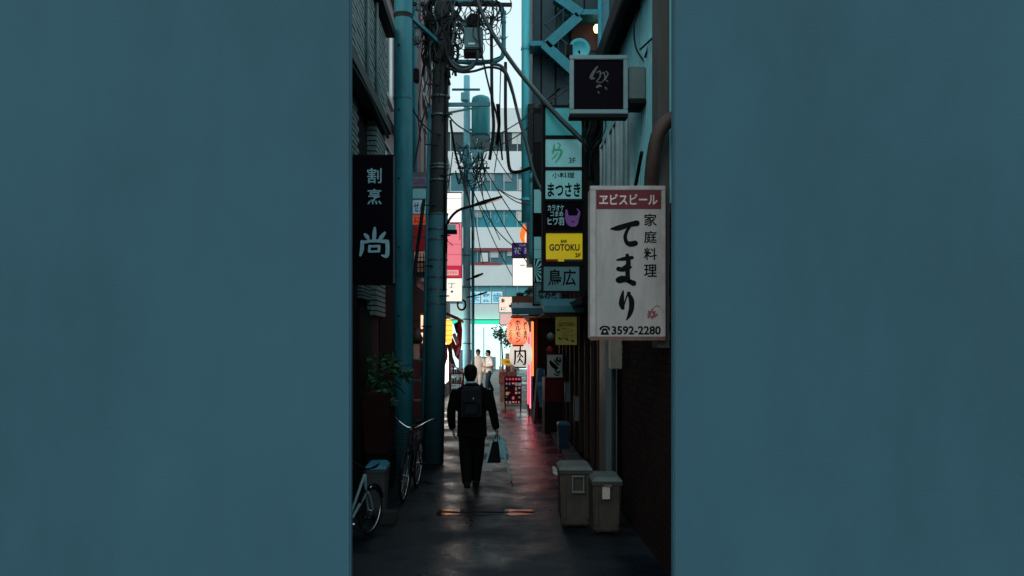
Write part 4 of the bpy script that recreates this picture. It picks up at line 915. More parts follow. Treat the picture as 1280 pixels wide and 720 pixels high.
for k in range(60):
    pts = [P(rnd.uniform(568, 610), rnd.uniform(172, 228), YQ - .3 + rnd.uniform(-.1, .1)) for i in range(2)]
    mid = [(a + b)/2 for a, b in zip(*pts)]; mid[2] -= rnd.uniform(.1, .5)
    mb = MB(); mb.tube(catmull([pts[0], mid, pts[1]], 6), rnd.choice([.012, .018, .022]), 5); mb.build('cable_strand', rnd.choice([m_cable, m_cable2, m_teal, m_fp]), fp, smooth=True)
for py in (430, 400, 360, 320): 
    mb = MB(); mb.tube([(xq, YQ, PZ(py, YQ)), (xq, YQ, PZ(py - 1.2, YQ))], .142, 16); mb.build('strap', m_teal, fp)

# street lamps on arms
def lamp(label, pts, Y, head, r, on=False):
    s = thing('street_lamp', label, 'street lamp', P(*pts[0], Y))
    mb = MB(); mb.tube(catmull([P(*p, Y) for p in pts], 6), r, 10); mb.build('arm', m_black, s, smooth=True)
    a, b = Vector(P(*head[0], Y)), Vector(P(*head[1], Y)); d = (b - a)
    mb = MB(); n = Vector((-d.z, 0, d.x)).normalized(); w = head[2]*Y/F
    mb.add([a + Vector((0,y_,0)) + n*z_*w for y_ in (-w*.8, w*.8) for z_ in (-.3,.5)] + [a + d*.35 + Vector((0,y_,0)) + n*z_*w for y_ in (-w, w) for z_ in (-.5,.6)] + [b + Vector((0,y_,0)) + n*z_*w for y_ in (-w*.8, w*.8) for z_ in (-.25,.35)],
           [(0,1,3,2),(8,10,11,9),(0,4,5,1),(4,8,9,5),(2,3,7,6),(6,7,11,10),(1,5,7,3),(5,9,11,7),(0,2,6,4),(4,6,10,8)])
    mb.build('head', m_black, s, bevel=.006)
    mb = MB(); mb.bar(a + d*.42 - n*w*.55, a + d*.95 - n*w*.38, w*1.2, w*.18); mb.build('lens', M('lamp_lens', (.55,.42,.40), .3, emit=(1,.75,.65), es=.25), s)
    return s
s = lamp('black curved street lamp on the dark utility pole', [(557.5,316),(557.5,296),(559,281),(565,270),(574,262.5),(586,258.5),(597,255.5)], 13.25, ((594,256.5),(628,246),4), .022)
MB().pbox(557, 287, 571, 292, 13.2, .1).build('control_box', m_black, s); MB().pbox(559.5, 280.5, 569.5, 287, 13.22, .08).build('photocell', m_cyanw, s)
mb = MB(); mb.tube([P(557.5,309,13.25), (pole_x(3.6) + .1, 13.35, PZ(309,13.25))], .03, 8); mb.tube([P(557.5,292,13.25), (pole_x(3.8) + .1, 13.35, PZ(292,13.25))], .03, 8); mb.build('mount', m_black, s)
mb = MB(); mb.tube(catmull([P(557,296,13.2),P(559,301,13.15),P(563,304,13.15),P(566,307,13.15)]), .006, 6); mb.build('lead', m_black, s)
lamp('small distant street lamp arm on the far pale pole', [(583,350),(589,348),(593,346.5)], 25.8, ((592,347),(604,342),3), .025)
lamp('tiny far street lamp arm below the other on the pale pole', [(583,372),(592,370),(598,368.5)], 25.7, ((597,369),(609,365),2.2), .022)

# ------------------------------------------------------------------ overhead cables
def cable(pts, r, mat=None, label='black overhead cable hanging across the alley', group='overhead cables', n=6):
    mb = MB(); mb.tube(catmull([P(*p) for p in pts], n), r, 7); o = mb.build('overhead_cable', mat or m_cable, None, smooth=True); tag(o, label, 'cable', group); return o
m_cthick = M('thick_cable', (.012,.030,.035), .5, var=.3, spec=.3)
cable([(587,-30,13.2),(606,24,13.1),(640,78,12.9),(672,117,11.6),(700,148,11.3),(722,170,11.2),(735,188,11.2),(741,240,11.4)], .036, m_cthick, 'thickest dark cable sloping from pole head to the stacked panel sign', 'thick cables')
cable([(614,80,13.1),(628,84,13.1),(638,105,13.0),(648,145,12.8),(658,180,12.5),(664,205,12.2),(672,228,12),(682,245,11.6)], .026, m_cthick, 'thick dark cable drooping from the pipe frame to the sign stack', 'thick cables')
cable([(556,84,13.1),(575,90,13.0),(592,89,12.9),(612,84,12.9),(630,90,12.9),(641,118,12.9),(650,150,12.8),(657,172,12.7)], .02, label='black cable looping under the switch box to the thick drooping cable')
cable([(632,78,13.4),(632,150,13.3),(634,180,13.2),(637,210,13.2),(646,215,13.1),(668,208,12.6)], .028, label='black cable falling straight from pipe frame then hooking to the sign stack')
cable([(614,20,13.4),(614.5,60,13.4),(615,120,13.3),(617,160,13.3),(612,200,13.4)], .028, label='black cable dropping straight past the transformer')
cable([(599,0,13.2),(598,40,13.1),(606,85,13.1),(613,115,13.1),(622,150,13.2),(628,200,13.5)], .016, label='medium black cable crossing in front of the switch box')
cable([(626,84,13.6),(625,120,13.8),(624,170,14),(618,215,16)], .010, label='hair-thin wire dropping beside the pipe frame')
cable([(622,130,13.6),(624,155,13.8),(621,180,14.5)], .030, label='short thick cable end hanging beside the transformer')
cable([(558,140,13.5),(570,155,15),(590,168,18),(606,178,25)], .014, label='thin wire from the dark pole crossarm to the transformer')
cable([(563,150,13.4),(568,185,13.6),(573,205,14),(580,230,16),(588,260,20),(592,300,25)], .020, label='sagging black cable from dark pole down to far pale pole')
cable([(536,130,13.2),(528,150,13.1),(522,185,13),(517,210,12.6),(510,225,12.3)], .014, label='thin black wire from dark pole back to the teal steel pole')
cable([(556,170,13.4),(540,165,13),(524,150,12.5),(513,130,12.3)], .012, label='thin wire crossing behind the dark pole to the teal steel pole')
cable([(530,250,13.3),(526,280,13.2),(522,310,13.2),(518,345,13.1),(514,370,12.9)], .030, label='thick cable slanting between the teal steel pole and dark pole')
for a, b, sag in (((613,180,25.5),(640,225,27),4),((600,200,25.5),(678,310,18),10),((598,215,25.5),(660,330,24),8),((592,240,25.5),(640,345,28),6),((596,222,25.6),(625,300,30),6),((606,178,25.6),(700,110,12),6),((606,190,25.6),(690,128,14),10),((590,250,25.5),(604,330,30),3),((588,235,25.5),(655,318,24.4),12),((655,146,20),(740,70,8.5),6),((657,150,20),(760,100,8.3),6),((660,136,20),(715,108,8.2),3),((650,210,24),(680,196,15),6),((622,236,25),(668,252,18),4),((622,236,25),(668,256,18),6),((590,270,25.6),(592,400,25.6),0),((566,190,13.4),(560,235,13.3),2),((600,180,25.7),(590,260,25.6),-2),((598,190,25.6),(604,250,25.6),0)):
    mid = tuple((u + v)/2 for u, v in zip(a, b)); lb_, gr_ = ('thin black wire between the stair building and the square black sign', 'stair building wires') if a[0] > 640 and a[2] < 22 else ('short thin wire beside the teal corner pipe', 'thin wires') if a[0] > 640 else ('short thin wire hanging down the dark utility pole', 'thin wires') if a[2] < 15 else ('thin black wire strung from the far pale pole', 'far pole wires')
    cable([a, (mid[0], mid[1] + sag, mid[2]), b], .009 if a[2] < 22 else .015, label=lb_, group=gr_)
# bunch of wires beneath the square sign
for k in range(9):
    x_ = 730 + k*3.2; cable([(x_, 146, 8.3), (x_ + rnd.uniform(-3,3), 158, 9), (x_ - 3 + rnd.uniform(-3,3), 172, 10), (736 + rnd.uniform(-4,6), 190, 11), (738 + rnd.uniform(-3,3), 225, 11.3)], rnd.choice([.006,.008,.011]), rnd.choice([m_cable, m_cable, m_cable2]), 'tangled wire hanging in the bunch under the square black sign', 'wire bunch')
for pts in ([(800,8,8.3),(793,30,8.3),(795,60,8.3),(808,80,8.1)], [(824,30,7.6),(812,55,7.9),(806,72,8)], [(838,30,7),(822,42,7.5),(800,62,8)], [(770,60,10),(776,30,9.5),(790,22,8.5)]):
    cable(pts, .010, label='short black wire looping over pale blue siding', group='siding wires')

# ------------------------------------------------------------------ left side shop signs
m_rd = M('deep_red_sign', (.28, .012, .018), .4, var=.15, emit=(.28,.012,.02), es=.2)
YS = 15.0
s = thing('panel_sign', 'stack of lilac, white, orange and red panels between the two near poles', 'sign', P(524, 345, YS))
MB().pbox(513.5, 215, 534, 347, YS + .012, .14).build('housing', M('sign_grey', (.16,.19,.2), .5), s)
pn = {}
for k, a, mat in (('a',(515,221,533.5,233), M('lilac_sign', (.30,.26,.40), .4)), ('b',(515,236,533.5,248), m_cyanw), ('c',(515,250,533.5,267), M('white_blue_sign', (.40,.62,.72), .4, emit=(.4,.6,.7), es=.15)), ('d',(515,268.5,533.5,281), M('orange_sign', (.60,.10,.05), .4, emit=(.7,.1,.05), es=.3)), ('e',(517,283.5,533.5,295.5), m_rd), ('f',(517,298,533.5,313), m_rd), ('g',(518,314.5,533.5,326), M('pink_sign', (.50,.32,.28), .4, emit=(.5,.3,.26), es=.25)), ('h',(518,327.5,533.5,340), M('dim_pink_sign', (.25,.14,.12), .4, emit=(.25,.12,.1), es=.2))):
    pn[k] = MB().pbox(*a, YS, .012).build('panel', mat, s)
T(pn['c'], 'せん', 517, 252.5, 531, 265, YS - .004, M('blue_brush', (.02,.14,.34), .5), .02); T(pn['d'], 'に。', 518, 271, 531, 279, YS - .004, m_rd, .02); T(pn['a'], 'LIVE', 518, 224, 531, 230, YS - .004, M('lilac_dark', (.15,.12,.22), .5), .01)
mb = MB()
for i in range(3): mb.pbox(520.5 + i*4.2, 316, 521.5 + i*4.2, 346, YS - .05, .02)
for i in range(4): mb.pbox(518, 321 + i*6.5, 533.5, 322 + i*6.5, YS - .074, .02)
mb.build('lattice', m_black, s)
bracket(s, (PX(515, YS), YS + .08, PZ(240, YS)), (-1.82, YS + .08, PZ(240, YS)), .03); bracket(s, (PX(518, YS), YS + .08, PZ(330, YS)), (-1.82, YS + .08, PZ(330, YS)), .03)
YS = 24.0
s = thing('lit_sign', 'tall glowing sign in white and pink with red frames beyond dark pole', 'sign', P(566, 377, YS))
MB().pbox(552, 240, 577.5, 378, YS + .012, .2).build('housing', M('sign_grey', (.16,.19,.2), .5), s)
m_lw = M('lit_white_sign', (.8,.78,.74), .4, var=.03, emit=(1,.97,.92), es=1.05); m_lp = M('lit_pink_sign', (.75,.25,.30), .4, var=.1, scale=3, emit=(1,.24,.30), es=.75)
for i, (a, b) in enumerate(((241.5,247.8),(248.4,262),(262.6,277.6))): MB().pbox(552.6, a, 576.8, b, YS, .012).build('panel', m_lw, s)
for a, b in ((279,305),(305.5,318),(318.5,332)): MB().pbox(552.6, a, 576.8, b, YS, .012).build('panel', m_lp, s)
pn = MB().pbox(552.6, 332.5, 576.8, 346.8, YS, .012).build('panel', M('lit_red_sign', (.6,.03,.09), .4, emit=(.9,.04,.12), es=.5), s)
p2 = MB().pbox(556.5, 337.5, 573, 344, YS - .02, .018).build('inset_panel', M('lit_rose', (.8,.4,.36), .4, emit=(1,.5,.44), es=.7), s); T(p2, 'カラオケ', 558, 339, 571.5, 342.5, YS - .024, m_rd, .01)
pn = MB().pbox(552.6, 348, 577.4, 376.5, YS, .012).build('panel', M('lit_cream_sign', (.8,.77,.7), .4, var=.03, emit=(1,.93,.82), es=.95), s)
T(pn, '丁', 560, 354, 569, 360, YS - .004, M('grey_print', (.3,.28,.26), .5), .005); T(pn, '・', 563.5, 363, 566.5, 366, YS - .004, M('grey_print', (.3,.28,.26), .5), .02)
mb = MB(); mb.tube(catmull([P(563,279.5,YS-.02),P(572,279.5,YS-.02),P(574.5,282,YS-.02),P(575,300,YS-.02)],5), .012, 6); mb.build('tube_trim', m_rd, s)
for zz in (PZ(260,YS), PZ(360,YS)): bracket(s, (PX(553,YS), YS + .1, zz), (-1.84, YS + .1, zz), .03)
s = thing('wall_cable_coil', 'black cable coil hanging below the glowing white and pink sign', 'cable coil', P(580, 388, 24))
mb = MB(); mb.tube([P(577 + 5*math.cos(a*.4), 381 + 6.5*math.sin(a*.4), 24.1 + .01*a) for a in range(17)], .03, 6); mb.build('coil', m_black, s, smooth=True)
bracket(s, P(574,378,24.1), P(572,381,24.1)); 

# shop with lit lamp, banners and racks on the left
YS = 20.6
s = thing('shop_lamp', 'warm yellow lit lamp hanging in the shopfront beyond the dark pole', 'lamp', P(560, 432, YS))
MB().lathe(P(560, 413, YS), [(.03,-.36),(.09,-.30),(.12,-.1),(.12,.12),(.08,.26),(.02,.3)], 16).build('shade', M('lit_yellow_lamp', (.8,.5,.1), .5, var=.3, scale=10, emit=(1,.34,.05), es=2.6), s, smooth=True)
for k in range(5): MB().lathe(P(560, 401 + k*6, YS), [(.118,-.006),(.126,0),(.118,.006)], 16).build('hoop', M('lamp_hoop', (.25,.06,.02), .6), s)
mb = MB(); mb.tube([P(560,400,YS), P(560,392,YS)], .01, 6); mb.build('cord', m_black, s)
aw = thing('shop_awning', 'dark red small awning above the yellow lamp and banners', 'awning', P(565, 395, 22.2))
mb = MB(); mb.add([(-1.82,21.6,2.98),(-1.82,25.5,2.98),(-.98,25.5,2.62),(-.98,21.6,2.62),(-1.82,21.6,3.06),(-1.82,25.5,3.06),(-.98,25.5,2.70),(-.98,21.6,2.70)], [(0,1,2,3),(4,7,6,5),(0,3,7,4),(3,2,6,7),(2,1,5,6),(1,0,4,5)]); mb.build('canvas', M('dark_red_canvas', (.16,.02,.035), .7, var=.3), aw)
m_bw = M('banner_white', (.55,.45,.45), .8, var=.15); m_br = M('banner_red', (.34,.018,.03), .8, var=.2); m_bn = M('banner_navy', (.05,.05,.085), .8); m_bo = M('banner_ochre', (.30,.26,.05), .8); m_bg = M('banner_grey', (.09,.09,.085), .8)
def banner(label, strips, Y, seed):
    x0 = min(min(p[0] for p in st[0]) for st in strips); s = thing('banner', label, 'banner', (PX(x0, Y), Y, 0)); r_ = random.Random(seed)
    for k, (poly, mat) in enumerate(strips):
        mb = MB(); mb.prism([(PX(a, Y), PZ(b, Y)) for a, b in poly], Y - .02*k, Y - .02*k + .015); mb.build('cloth', mat, s)
    return s
b1 = banner('red and white draped cloth banner beside the far pale pole', [([(572,401),(576,399),(578,412),(577,432),(573,450),(568,444),(571,425)], m_br), ([(565,418),(569,416),(574,428),(571,432)], m_bw), ([(567,405),(573,402),(574,418),(570,416)], m_bn), ([(571,437),(575,432),(574,442),(570,446)], m_bw), ([(562,424),(566,422),(572,436),(569,444)], m_br)], 22.8, 2)
mb = MB(); mb.tube([(PX(574,22.8), 22.83, 0), (PX(575,22.8), 22.83, PZ(398,22.8))], .014, 6); mb.build('pole', m_alu, b1)
b2 = banner('grey and ochre hanging banner beside the yellow lamp', [([(558,428),(564,426),(566,446),(570,458),(566,462),(562,450)], m_bg), ([(562,427),(564,427),(566,437),(564,437)], m_bo), ([(555.5,431),(559,430),(560,446),(557,456),(555,450)], M('banner_rose', (.40,.13,.12), .8))], 22.6, 3)
mb = MB(); mb.tube([(PX(562,22.6), 22.63, 0), (PX(562,22.6), 22.63, PZ(426,22.6))], .012, 6); mb.build('pole', m_alu, b2)
YR = 20.8
s = thing('goods_rack', 'red metal rack of small goods with a white pipe handle', 'rack', (PX(570, YR), YR, 0))
mr_ = M('rack_red', (.30,.02,.03), .5, var=.2)
for px in (562.5, 579): 
    for dy in (0, .4):
        mb = MB(); mb.bar((PX(px,YR), YR + dy, 0), (PX(px,YR), YR + dy, PZ(466,YR)), .025); mb.build('leg', mr_, s)
for py in (468, 480, 494): MB().box(PX(561.5,YR), YR - .01, PZ(py,YR), PX(580,YR), YR + .42, PZ(py,YR) + .02).build('shelf', mr_, s)
for py in (468, 480, 494):
    for i in range(6):
        x_ = 562.5 + i*2.9; MB().pbox(x_, py - 1.2 - rnd.uniform(4,8), x_ + 2.2, py - 1.1, YR + .03, .12).build('item', rnd.choice([M('goods_red', (.45,.04,.05), .5), M('goods_cream', (.6,.5,.42), .5), M('goods_pink', (.5,.25,.25), .5), M('goods_dark', (.05,.04,.05), .5), M('goods_green', (.1,.22,.1), .5)]), s)
mb = MB(); mb.tube(catmull([P(563,464,YR), P(564.5,456.5,YR), P(567,457,YR), P(579,466,YR)], 5), .018, 8); mb.build('handle', m_white, s, smooth=True)
# things between the two near poles: lit strips, ornament bottle on a grey rack
YR = 15.6
s = thing('wall_rack', 'grey metal rack standing behind the teal steel pole', 'rack', (PX(521, YR), YR, 0))
m_rackg = M('rack_grey', (.10,.14,.16), .5, var=.2)
for px in (513.5, 527): MB().box(PX(px,YR), YR, 0, PX(px+1.8,YR), YR + .05, PZ(452,YR)).build('leg', m_rackg, s); MB().box(PX(px,YR), YR + .3, 0, PX(px+1.8,YR), YR + .35, PZ(452,YR)).build('leg', m_rackg, s)
for py in (452, 478, 503): MB().box(PX(512,YR), YR - .02, PZ(py,YR), PX(530,YR), YR + .36, PZ(py,YR) + .035).build('shelf', m_rackg, s)
s = thing('ornament_jar', 'brown and cream ornament jar standing on the grey rack', 'jar', P(521, 451, YR + .1))
MB().lathe(P(520.5, 449.4, YR + .1), [(.055,-.005),(.06,.02),(.06,.28),(.05,.30),(.03,.31)], 14).build('lower_body', M('jar_cream', (.36,.28,.24), .5, var=.2, emit=(.3,.2,.16), es=.15), s, smooth=True)
MB().lathe(P(521, 430, YR + .1), [(.04,.0),(.11,.03),(.12,.12),(.07,.24),(.035,.27),(.045,.31)], 14).build('upper_body', M('jar_brown', (.13,.09,.07), .5, var=.2), s, smooth=True)
MB().lathe(P(520.5, 450.8, YR + .1), [(.09,-.0),(.10,.015),(.085,.03)], 14).build('saucer', M('jar_green', (.05,.16,.07), .5), s)
s = thing('wall_lamp', 'tall warm lit wall lamp with two glowing bulbs behind the poles', 'lamp', P(528, 430, 16.6))
m_ws = M('warm_white_lit', (.8,.6,.45), .5, emit=(1,.66,.45), es=1.3)
MB().pbox(526, 394, 529.2, 411, 16.6, .06).build('tube', m_ws, s); MB().pbox(530, 396, 531.8, 411, 16.6, .06).build('tube', m_ws, s)
for py in (418.5, 426): MB().lathe(P(528, py, 16.6), [(.01,-.045),(.035,-.03),(.045,0),(.035,.03),(.01,.045)], 12).build('bulb', M('warm_bulb', (.8,.5,.4), .5, emit=(1,.55,.42), es=2.0), s, smooth=True)
MB().pbox(525, 388, 532, 470, 16.67, .04).build('back_board', M('red_back', (.16,.03,.02), .6), s)
bracket(s, P(526,400,16.69), (-1.78, 16.69, PZ(400,16.69)), .02); bracket(s, P(526,440,16.69), (-1.78, 16.69, PZ(440,16.69)), .02)

# ------------------------------------------------------------------ left foreground: shrub, planter, bin, bicycles
Yv = 11.0
s = thing('potted_shrub', 'leafy green shrub in a dark red planter against the dark shutter', 'plant', (PX(470, Yv) , Yv, 0))
mb = MB(); xb = -1.56
mb.add([(-1.72,10.6,.55),(-1.42,10.6,.55),(-1.42,11.3,.55),(-1.72,11.3,.55),(-1.75,10.55,1.35),(-1.39,10.55,1.35),(-1.39,11.35,1.35),(-1.75,11.35,1.35)], [(0,1,2,3),(4,5,6,7),(0,1,5,4),(1,2,6,5),(2,3,7,6),(3,0,4,7)])
mb.build('planter', M('dark_red_planter', (.022,.005,.005), .7, var=.3, spec=.15), s, bevel=.01)
MB().box(-1.72, 10.62, 0, -1.42, 11.28, .545).build('stand', m_black, s)
for k in range(7):
    rnd2 = random.Random(k); e = P(rnd2.uniform(465,508), rnd2.uniform(440,495), 10.9)
    mb = MB(); mb.tube(catmull([(-1.55 + rnd2.uniform(-.08,.08), 10.9, 1.3), ((-1.55+e[0])/2, 10.85, (1.3+e[2])/2 + .15), e], 5), .008, 5); mb.build('stem', m_dwood, s)
leaf_cloud('foliage', m_leaf, s, [(P(474,449,10.9), .13), (P(486,455,10.8), .12), (P(498,462,10.8), .10), (P(508,468,10.8), .06), (P(472,476,10.9), .14), (P(480,486,10.8), .13), (P(487,500,10.8), .08), (P(468,470,10.9), .1)], 520, .10, 8, .7)
Yb = 8.85
def street_bin(name, label, px0, px1, py0, py1, Y, mat, lidmat, deep, lean=.8, handle=True):
    s = thing(name, label, 'bin', (PX((px0+px1)/2, Y), Y, 0))
    x0, x1, z1 = PX(px0, Y), PX(px1, Y), PZ(py0, Y); w = x1 - x0; c = (x0 + x1)/2; t_ = .86
    mb = MB(); zb = .035; z1 = max(z1, .3)
    mb.add([(c-w/2*t_,Y+.03,zb),(c+w/2*t_,Y+.03,zb),(c+w/2*t_,Y+deep-.05,zb),(c-w/2*t_,Y+deep-.05,zb),(x0,Y,z1-.06),(x1,Y,z1-.06),(x1,Y+deep,z1-.06),(x0,Y+deep,z1-.06)], [(0,1,2,3),(4,5,6,7),(0,1,5,4),(1,2,6,5),(2,3,7,6),(3,0,4,7)])
    b = mb.build('body', mat, s, bevel=.018)
    MB().box(x0 - .012, Y - .018, z1 - .075, x1 + .012, Y + deep + .012, z1 - .045).build('rim', mat, s, bevel=.008)
    mb = MB(); mb.add([(x0-.018,Y-.025,z1-.04),(x1+.018,Y-.025,z1-.04),(x1+.018,Y+deep+.015,z1-.03),(x0-.018,Y+deep+.015,z1-.03),(x0+.02,Y+.02,z1+.01),(x1-.02,Y+.02,z1+.01),(x1-.02,Y+deep-.02,z1+.02),(x0+.02,Y+deep-.02,z1+.02)], [(0,1,2,3),(4,5,6,7),(0,1,5,4),(1,2,6,5),(2,3,7,6),(3,0,4,7)])
    lid = mb.build('lid', lidmat, s, bevel=.012)
    for rx in (-.36, .36): MB().add([(c + rx*w - .012, Y + .0, .12), (c + rx*w + .012, Y + .0, .12), (c + rx*w + .012, Y - .012, z1 - .09), (c + rx*w - .012, Y - .012, z1 - .09), (c + rx*w - .012, Y + .04, .12), (c + rx*w + .012, Y + .04, .12), (c + rx*w + .012, Y + .03, z1 - .09), (c + rx*w - .012, Y + .03, z1 - .09)], [(0,1,2,3),(7,6,5,4),(0,4,5,1),(1,5,6,2),(2,6,7,3),(3,7,4,0)]).build('rib', mat, s)
    if handle:
        hm = MB(); hx = c + w*.06; hm.bar((hx-.06,Y-.02,z1-.10),(hx-.06,Y-.02,z1-.26),.014); hm.bar((hx+.06,Y-.02,z1-.10),(hx+.06,Y-.02,z1-.26),.014); hm.bar((hx-.068,Y-.02,z1-.265),(hx+.068,Y-.02,z1-.265),.022)
        hm.bar((hx-.068,Y-.02,z1-.095),(hx+.068,Y-.02,z1-.095),.018); hm.build('latch', lidmat, s)
    for dx in (-.3, .3):
        for dy in (.08, deep - .1): MB().lathe((c + dx*w, Y + dy, .03), [(.03,-.012),(.03,.012)], 10, 'X').build('caster', m_black, s)
    return s, b
m_bin = M('taupe_plastic', (.034, .030, .026), .65, var=.45, scale=4, bump=.05, spec=.2)
m_binl = M('pale_grey_lid', (.075, .097, .102), .55, var=.3, spec=.2)
street_bin('waste_bin', 'larger taupe wheeled bin with pale latch standing by brick wall', 700, 740, 584, 662, 8.73, m_bin, m_binl, .42)
s, b = street_bin('waste_bin', 'smaller taupe bin with a square label on its front', 741, 777, 598, 669, 8.44, m_bin, m_binl, .40, handle=False)
MB().pbox(753, 609, 762.5, 624, 8.405, .006).build('label_sticker', M('bin_label', (.30,.29,.27), .5, var=.3, scale=60), s)
mb = MB(); mb.pbox(755, 606.5, 765, 608.3, 8.39, .02); mb.build('latch', m_binl, s)
# pale board behind the larger bin
s = thing('folded_board', 'pale folded board propped behind the larger taupe bin', 'board', (PX(700, 9.7), 9.7, 0))
mb = MB(); mb.obox((PX(702,9.6), 9.62, .46), Vector((.10,-.02,-.05)), Vector((.0,.09,.02)), Vector((.006,0,.012))); mb.build('top_board', M('pale_board', (.30,.33,.33), .5, var=.15), s)
MB().box(PX(698,9.6), 9.58, 0, PX(709,9.6), 9.66, .40).build('support', m_dark, s)
street_bin('waste_bin', 'grey bin with a blue lid beside the white bicycle', 456, 481, 583, 652, 9.15, M('grey_bin', (.050,.055,.058), .5, var=.3), M('blue_lid', (.03,.17,.24), .45), .4, handle=False)
s = thing('step_block', 'low dark concrete block beside the grey bin', 'block', (-1.3, 9.6, 0))
MB().box(PX(469, 8.95), 8.95, 0, PX(497, 8.95) - .02, 9.12, .14).build('block', M('dark_concrete', (.02,.021,.022), .8, var=.3, spec=.2), s, bevel=.01)
s, b = street_bin('storage_crate', 'small dark blue tub standing on the gutter by the standing sign', 697.5, 712, 529, 559, 14.9, M('navy_plastic', (.004,.018,.048), .5, var=.2, spec=.25), M('navy_rim', (.02,.07,.12), .5, spec=.25), .26, handle=False)
s['category'] = 'tub'

def bicycle(label, loc, yaw, frame_mat, bar_mat, guard_mat, lean=0, basket=True, scale=1):
    """built along +Y (front at +Y), wheels radius .33"""
    root = thing('bicycle', label, 'bicycle', (0, 0, 0)); rw = .33; zb = .33; y0, y1 = -.52, .52
    for nm, yy in (('wheel', y0), ('wheel', y1)):
        def tor(R_, r_, n=36, mI=8):
            mb = MB(); pts = [(0, yy + R_*math.cos(2*math.pi*i/n), zb + R_*math.sin(2*math.pi*i/n)) for i in range(n + 1)]; mb.tube(pts, r_, mI, cap=False); return mb
        w = tor(rw - .018, .018).build('wheel', m_black, root, smooth=True)
        tor(rw - .045, .009).build('rim', m_chrome, w, smooth=True)
        mb = MB()
        for i in range(20): a = 2*math.pi*i/20; mb.tube([((.02 if i % 2 else -.02), yy, zb), (0, yy + (rw-.045)*math.cos(a), zb + (rw-.045)*math.sin(a))], .0016, 4)
        mb.build('spokes', m_chrome, w); mb = MB(); mb.tube([(-.045, yy, zb), (.045, yy, zb)], .02, 8); mb.build('hub', m_chrome, w)
        mb = MB(); mb.tube([(0, yy + (rw+.025)*math.cos(a), zb + (rw+.025)*math.sin(a)) for a in [R(20 + 11*i) for i in range(14)]], .020, 6); mb.build('mudguard', guard_mat, root, smooth=True)
    hd0, hd1 = (0, .36, .60), (0, .30, .86); bb = (0, -.06, .28); st = (0, -.20, .78)
    mb = MB(); mb.tube([hd0, bb], .022, 8); mb.tube([hd1, (0, -.03, .40)], .02, 8); mb.tube([bb, st], .018, 8); mb.tube([(.03,y0,zb), (.02,-.08,.28)], .011, 6); mb.tube([(-.03,y0,zb), (-.02,-.08,.28)], .011, 6); mb.tube([(.03,y0,zb),(.02,-.19,.7)], .010, 6); mb.tube([(-.03,y0,zb),(-.02,-.19,.7)], .010, 6); mb.tube([hd0, hd1], .025, 8)
    mb.build('frame', frame_mat, root, smooth=True)
    mb = MB(); mb.tube(catmull([(.035,y1,zb),(.035,.47,.45),(.03,.38,.60)]), .012, 6); mb.tube(catmull([(-.035,y1,zb),(-.035,.47,.45),(-.03,.38,.60)]), .012, 6); mb.tube([(-.04,.38,.605),(.04,.38,.605)], .014, 6); mb.build('fork', frame_mat, root, smooth=True)
    mb = MB(); mb.tube(catmull([(-.27,.10,1.03),(-.25,.2,1.04),(-.17,.31,1.0),(-.06,.34,.94),(0,.335,.93),(.06,.34,.94),(.17,.31,1.0),(.25,.2,1.04),(.27,.10,1.03)], 5), .012, 8); mb.tube([(0,.30,.85),(0,.33,.94)], .014, 8); mb.build('handlebar', bar_mat, root, smooth=True)
    for sx in (-1, 1): mb = MB(); mb.tube([(sx*.27,.11,1.03),(sx*.275,.0,1.02)], .017, 8); mb.build('grip', m_black, root)
    mb = MB(); mb.tube([st, (0, -.23, .92)], .013, 8); mb.build('seat_post', m_chrome, root)
    mb = MB(); mb.add([(-.10,-.36,.93),(.10,-.36,.93),(.03,-.08,.94),(-.03,-.08,.94),(-.09,-.35,.98),(.09,-.35,.98),(.025,-.09,.965),(-.025,-.09,.965)], [(3,2,1,0),(4,5,6,7),(0,1,5,4),(1,2,6,5),(2,3,7,6),(3,0,4,7)]); mb.build('saddle', m_black, root, bevel=.015)
    mb = MB(); mb.lathe((.06, -.06, .28), [(.085,-.004),(.085,.004)], 20, 'X'); mb.tube([(.07,-.06,.28),(.08,.07,.17)], .009, 6); mb.tube([(-.05,-.06,.28),(-.06,-.19,.39)], .009, 6); mb.build('crank', m_chrome, root)
    for sx, yy, zz in ((1,.07,.17),(-1,-.19,.39)): MB().box(sx*.08, yy-.04, zz-.01, sx*.16, yy+.04, zz+.01).build('pedal', m_black, root)
    mb = MB(); mb.tube([(.04,-.45,.3),(.10,-.5,.02)], .01, 6); mb.build('kickstand', m_chrome, root)
    if basket:
        mb = MB(); 
        for zz, hw in ((.70,.13),(.78,.14),(.86,.15),(.94,.16)):
            mb.tube([(-hw,.42,zz),(hw,.42,zz),(hw,.70,zz),(-hw,.70,zz),(-hw,.42,zz)], .004, 4)
        for i in range(6):
            t_ = -1 + i*.4
            mb.tube([(t_*.13,.70,.70),(t_*.16,.70,.94)], .003, 4); mb.tube([(t_*.13,.42,.70),(t_*.16,.42,.94)], .003, 4); mb.tube([(t_*.13,.42,.70),(t_*.13,.70,.70)], .003, 4)
        mb.build('basket', m_dark, root)
    mb = MB(); mb.lathe((0, .5, .66), [(.01,-.05),(.03,-.03),(.035,.03),(.03,.035)], 10, 'Y'); mb.build('lamp', m_chrome, root, smooth=True)
    root.location = loc; root.rotation_euler = (0, R(lean), R(yaw)); root.scale = (scale,)*3; return root
bicycle('dark bicycle with chrome handlebar parked before the dark utility pole', (-1.13, 10.75, 0), 176, M('dark_bike_paint', (.012,.015,.018), .4, spec=.25), m_chrome, m_dark, lean=-4)
bicycle('white-framed bicycle parked beside the grey bin with blue lid', (-1.46, 8.12, 0), -19, M('white_bike_paint', (.13,.21,.24), .45, var=.2), m_black, m_black, lean=3, basket=False, scale=.78)

